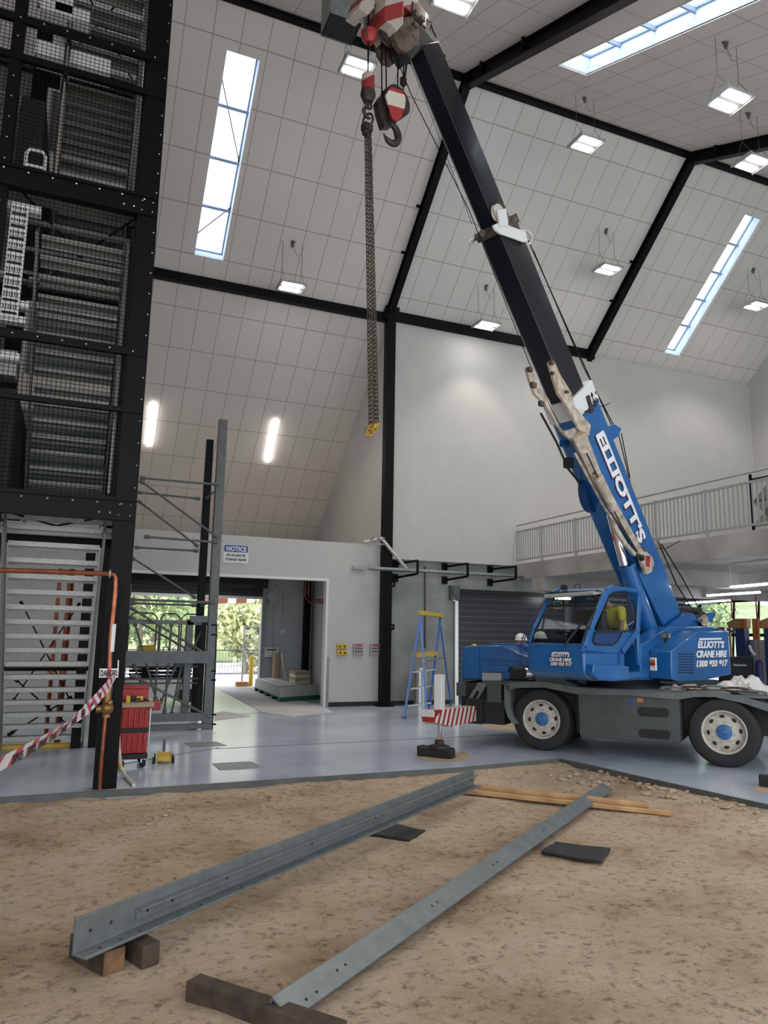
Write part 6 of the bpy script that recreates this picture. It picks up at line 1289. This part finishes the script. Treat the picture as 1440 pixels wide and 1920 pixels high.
# ================================================================== PEOPLE
def skinmesh(name, pts, edges, m, parent, sub=2):
    o0 = ORG[parent.name]; me = bpy.data.meshes.new(name); me.from_pydata([V(p[:3]) - o0 for p in pts], edges, []); me.materials.append(M[m]); me.shade_smooth() if len(me.polygons) else None
    o = bpy.data.objects.new(name, me); COL.objects.link(o); o.parent = parent; ORG[o.name] = o0
    s = o.modifiers.new('skin', 'SKIN'); s.use_smooth_shade = True
    for v, p in zip(me.skin_vertices[0].data, pts): v.radius = (p[3], p[4] if len(p) > 4 else p[3])
    me.skin_vertices[0].data[0].use_root = True
    d = o.modifiers.new('sub', 'SUBSURF'); d.levels = d.render_levels = sub; return o
def person(label, hip, fwd, neck, head, handL, handR, elbL, elbR, knees, feet, shirt, trousers, helmet=False, group=None):
    fwd = V(fwd).normalized(); side = V((-fwd.y, fwd.x, 0)); hip, neck, head = V(hip), V(neck), V(head)
    t = thing('person', label, 'person', (hip.x, hip.y, min(f[2] for f in feet)), group)
    P = []; E_ = []
    def add(p, r, prev=None, r2=None):
        P.append((p[0], p[1], p[2], r, r2 or r)); i = len(P) - 1
        if prev is not None: E_.append((prev, i))
        return i
    h0 = add(hip, .14); w_ = add(hip.lerp(neck, .4), .13, h0); c = add(hip.lerp(neck, .78), .15, w_); n0 = add(neck, .06, c); n1 = add(neck.lerp(head, .35), .055, n0)
    j_ = add(head + fwd * .02 - UP * .05, .072, n1); hd = add(head + UP * .0, .095, j_); add(head + UP * .07, .075, hd)
    for s_, hand, elb in ((1, handL, elbL), (-1, handR, elbR)):
        sh_ = hip.lerp(neck, .86) + side * (.18 * s_); a = add(sh_, .062, c); b = add(elb, .045, a); d = V(hand); e = add(V(elb).lerp(d, .9), .028, b); pm_ = add(d, .034, e, .022)
        fd = (d - V(elb)).normalized(); dn = (fd * .6 + V((0, 0, -.8))).normalized(); sd = fd.cross(UP).normalized()
        for k, (of, ln) in enumerate(((-.026, .062), (-.009, .072), (.009, .068), (.025, .052))):
            q = d + fd * .045 + sd * of; i = add(q, .009, pm_); i = add(q + fd * ln * .5 + dn * ln * .15, .0085, i); add(q + fd * ln * .65 + dn * ln * .55, .0075, i)
        i = add(d + sd * (-.035 * s_) + fd * .01, .0105, pm_); add(d + sd * (-.05 * s_) + fd * .045 + dn * .02, .009, i)
    for s_, kn, ft in ((1, knees[0], feet[0]), (-1, knees[1], feet[1])):
        l0 = add(hip + side * (.09 * s_) - UP * .04, .095, h0); k_ = add(kn, .062, l0); a_ = add(V(ft) + UP * .08, .042, k_); add(V(ft) + fwd * .14 + UP * .035, .035, a_)
    skinmesh('body', P, E_, 'skin', t)
    # shirt
    P2 = []; E2 = []
    def add2(p, r, prev=None):
        P2.append((p[0], p[1], p[2], r)); i = len(P2) - 1
        if prev is not None: E2.append((prev, i))
        return i
    a0 = add2(hip, .155); a1 = add2(hip.lerp(neck, .4), .15, a0); a2 = add2(hip.lerp(neck, .78), .165, a1); add2(hip.lerp(neck, .97), .09, a2)
    for s_, elb in ((1, elbL), (-1, elbR)):
        sh_ = hip.lerp(neck, .86) + side * (.18 * s_); i = add2(sh_, .082, a2); add2(sh_.lerp(V(elb), .8), .070, i)
    skinmesh('shirt', P2, E2, shirt, t)
    P3 = []; E3 = []
    P3.append((hip.x, hip.y, hip.z - .02, .15))
    for s_, kn, ft in ((1, knees[0], feet[0]), (-1, knees[1], feet[1])):
        i = len(P3); q = hip + side * (.09 * s_) - UP * .05; P3 += [(q.x, q.y, q.z, .108), (*kn, .078), (ft[0], ft[1], ft[2] + .1, .06)]; E3 += [(0, i), (i, i + 1), (i + 1, i + 2)]
    skinmesh('trousers', P3, E3, trousers, t)
    for s_, ft in ((1, feet[0]), (-1, feet[1])):
        mb = MB(); f = V(ft); mb.box(f + fwd * .05 + UP * .045, (.27, .1, .09), 0, (fwd, side, UP)); mb.build('boot', 'black_matt', t, bevel=.03)
    mb = MB()
    for s_ in (1, -1): mb.sph(head + fwd * .085 + side * (.034 * s_) + UP * .005, .012, 5); 
    mb.build('eye', 'black_ink', t)
    mb = MB(); mb.sph(head + fwd * .10 - UP * .02, .017, 6, 0, (1, 1, 1.4))
    for s_ in (1, -1): mb.sph(head + side * (.09 * s_) - UP * .01, .026, 6, 0, (.6, .6, 1.2))
    mb.build('nose_and_ear', 'skin', t)
    if helmet:
        mb = MB(); c = head + UP * .06; mb.lathe([(.135, 0), (.133, .05), (.115, .10), (.07, .14), (0, .155)], c, UP, 24); mb.lathe([(.0, .0), (.15, -.005), (.135, .01)], c + fwd * .03, UP, 24); mb.box(c + UP * .12, (.2, .03, .05), 0, (fwd, side, UP)); mb.build('hard_hat', 'helmet', t)
        mb = MB(); mb.box(c + fwd * .128 + UP * .045, (.01, .06, .02), 0, (fwd, side, UP)); mb.build('hat_badge', 'black_ink', t)
    else:
        mb = MB(); mb.lathe([(.10, -.02), (.098, .02), (.08, .05)], head - fwd * .012, UP, 18); mb.build('hair', 'old_timber', t)
    return t
# crane driver, leaning forward in the cab
hip = spx(1164, 1190, .38); neck = spx(1142, 1137, .42); head = spx(1122, 1122, .40) + UP * .05
sdv = V((-SB.y, SB.x, 0))   # his left
eL, eR = neck - UP * .28 - SB * .0 + sdv * .20, neck - UP * .30 + SB * .1 - sdv * .2
if (eL - neck).dot(SN) < 0: pass
person('person driving the crane in a yellow shirt, leaning forward', hip, SB, neck, head, eL - UP * .22 + SB * .10, eR - UP * .05 + SB * .26, eL, eR,
       [tuple(hip + SB * .40 + sdv * .12 + UP * .05), tuple(hip + SB * .40 - sdv * .12 + UP * .05)], [tuple(hip + SB * .45 + sdv * .12 - UP * .25), tuple(hip + SB * .45 - sdv * .12 - UP * .25)], 'hiviz', 'navy')
def stander(px, py, y, label, fwd):
    h = yp(px, py, y); x = h.x; z = h.z - .07; H = z + .12; k = H / 1.85; f = V(fwd).normalized(); sd = V((-f.y, f.x, 0)); b = V((x, y, 0))
    person(label, b + UP * .95 * k, f, b + UP * 1.48 * k, b + UP * z, b + sd * .26 + UP * .78 * k + f * .1, b - sd * .26 + UP * .78 * k + f * .1, b + sd * .25 + UP * 1.12 * k, b - sd * .25 + UP * 1.12 * k,
           [tuple(b + sd * .1 + UP * .5 * k), tuple(b - sd * .1 + UP * .5 * k)], [tuple(b + sd * .11), tuple(b - sd * .11)], 'hiviz', 'navy', helmet=True)
stander(977, 1199, 14.6, 'person in a white hard hat showing above the crane engine hood', (-.3, -1, 0))
stander(1013, 1196, 13.6, 'person in a white hard hat half hidden by the crane windscreen', (.6, .5, 0))
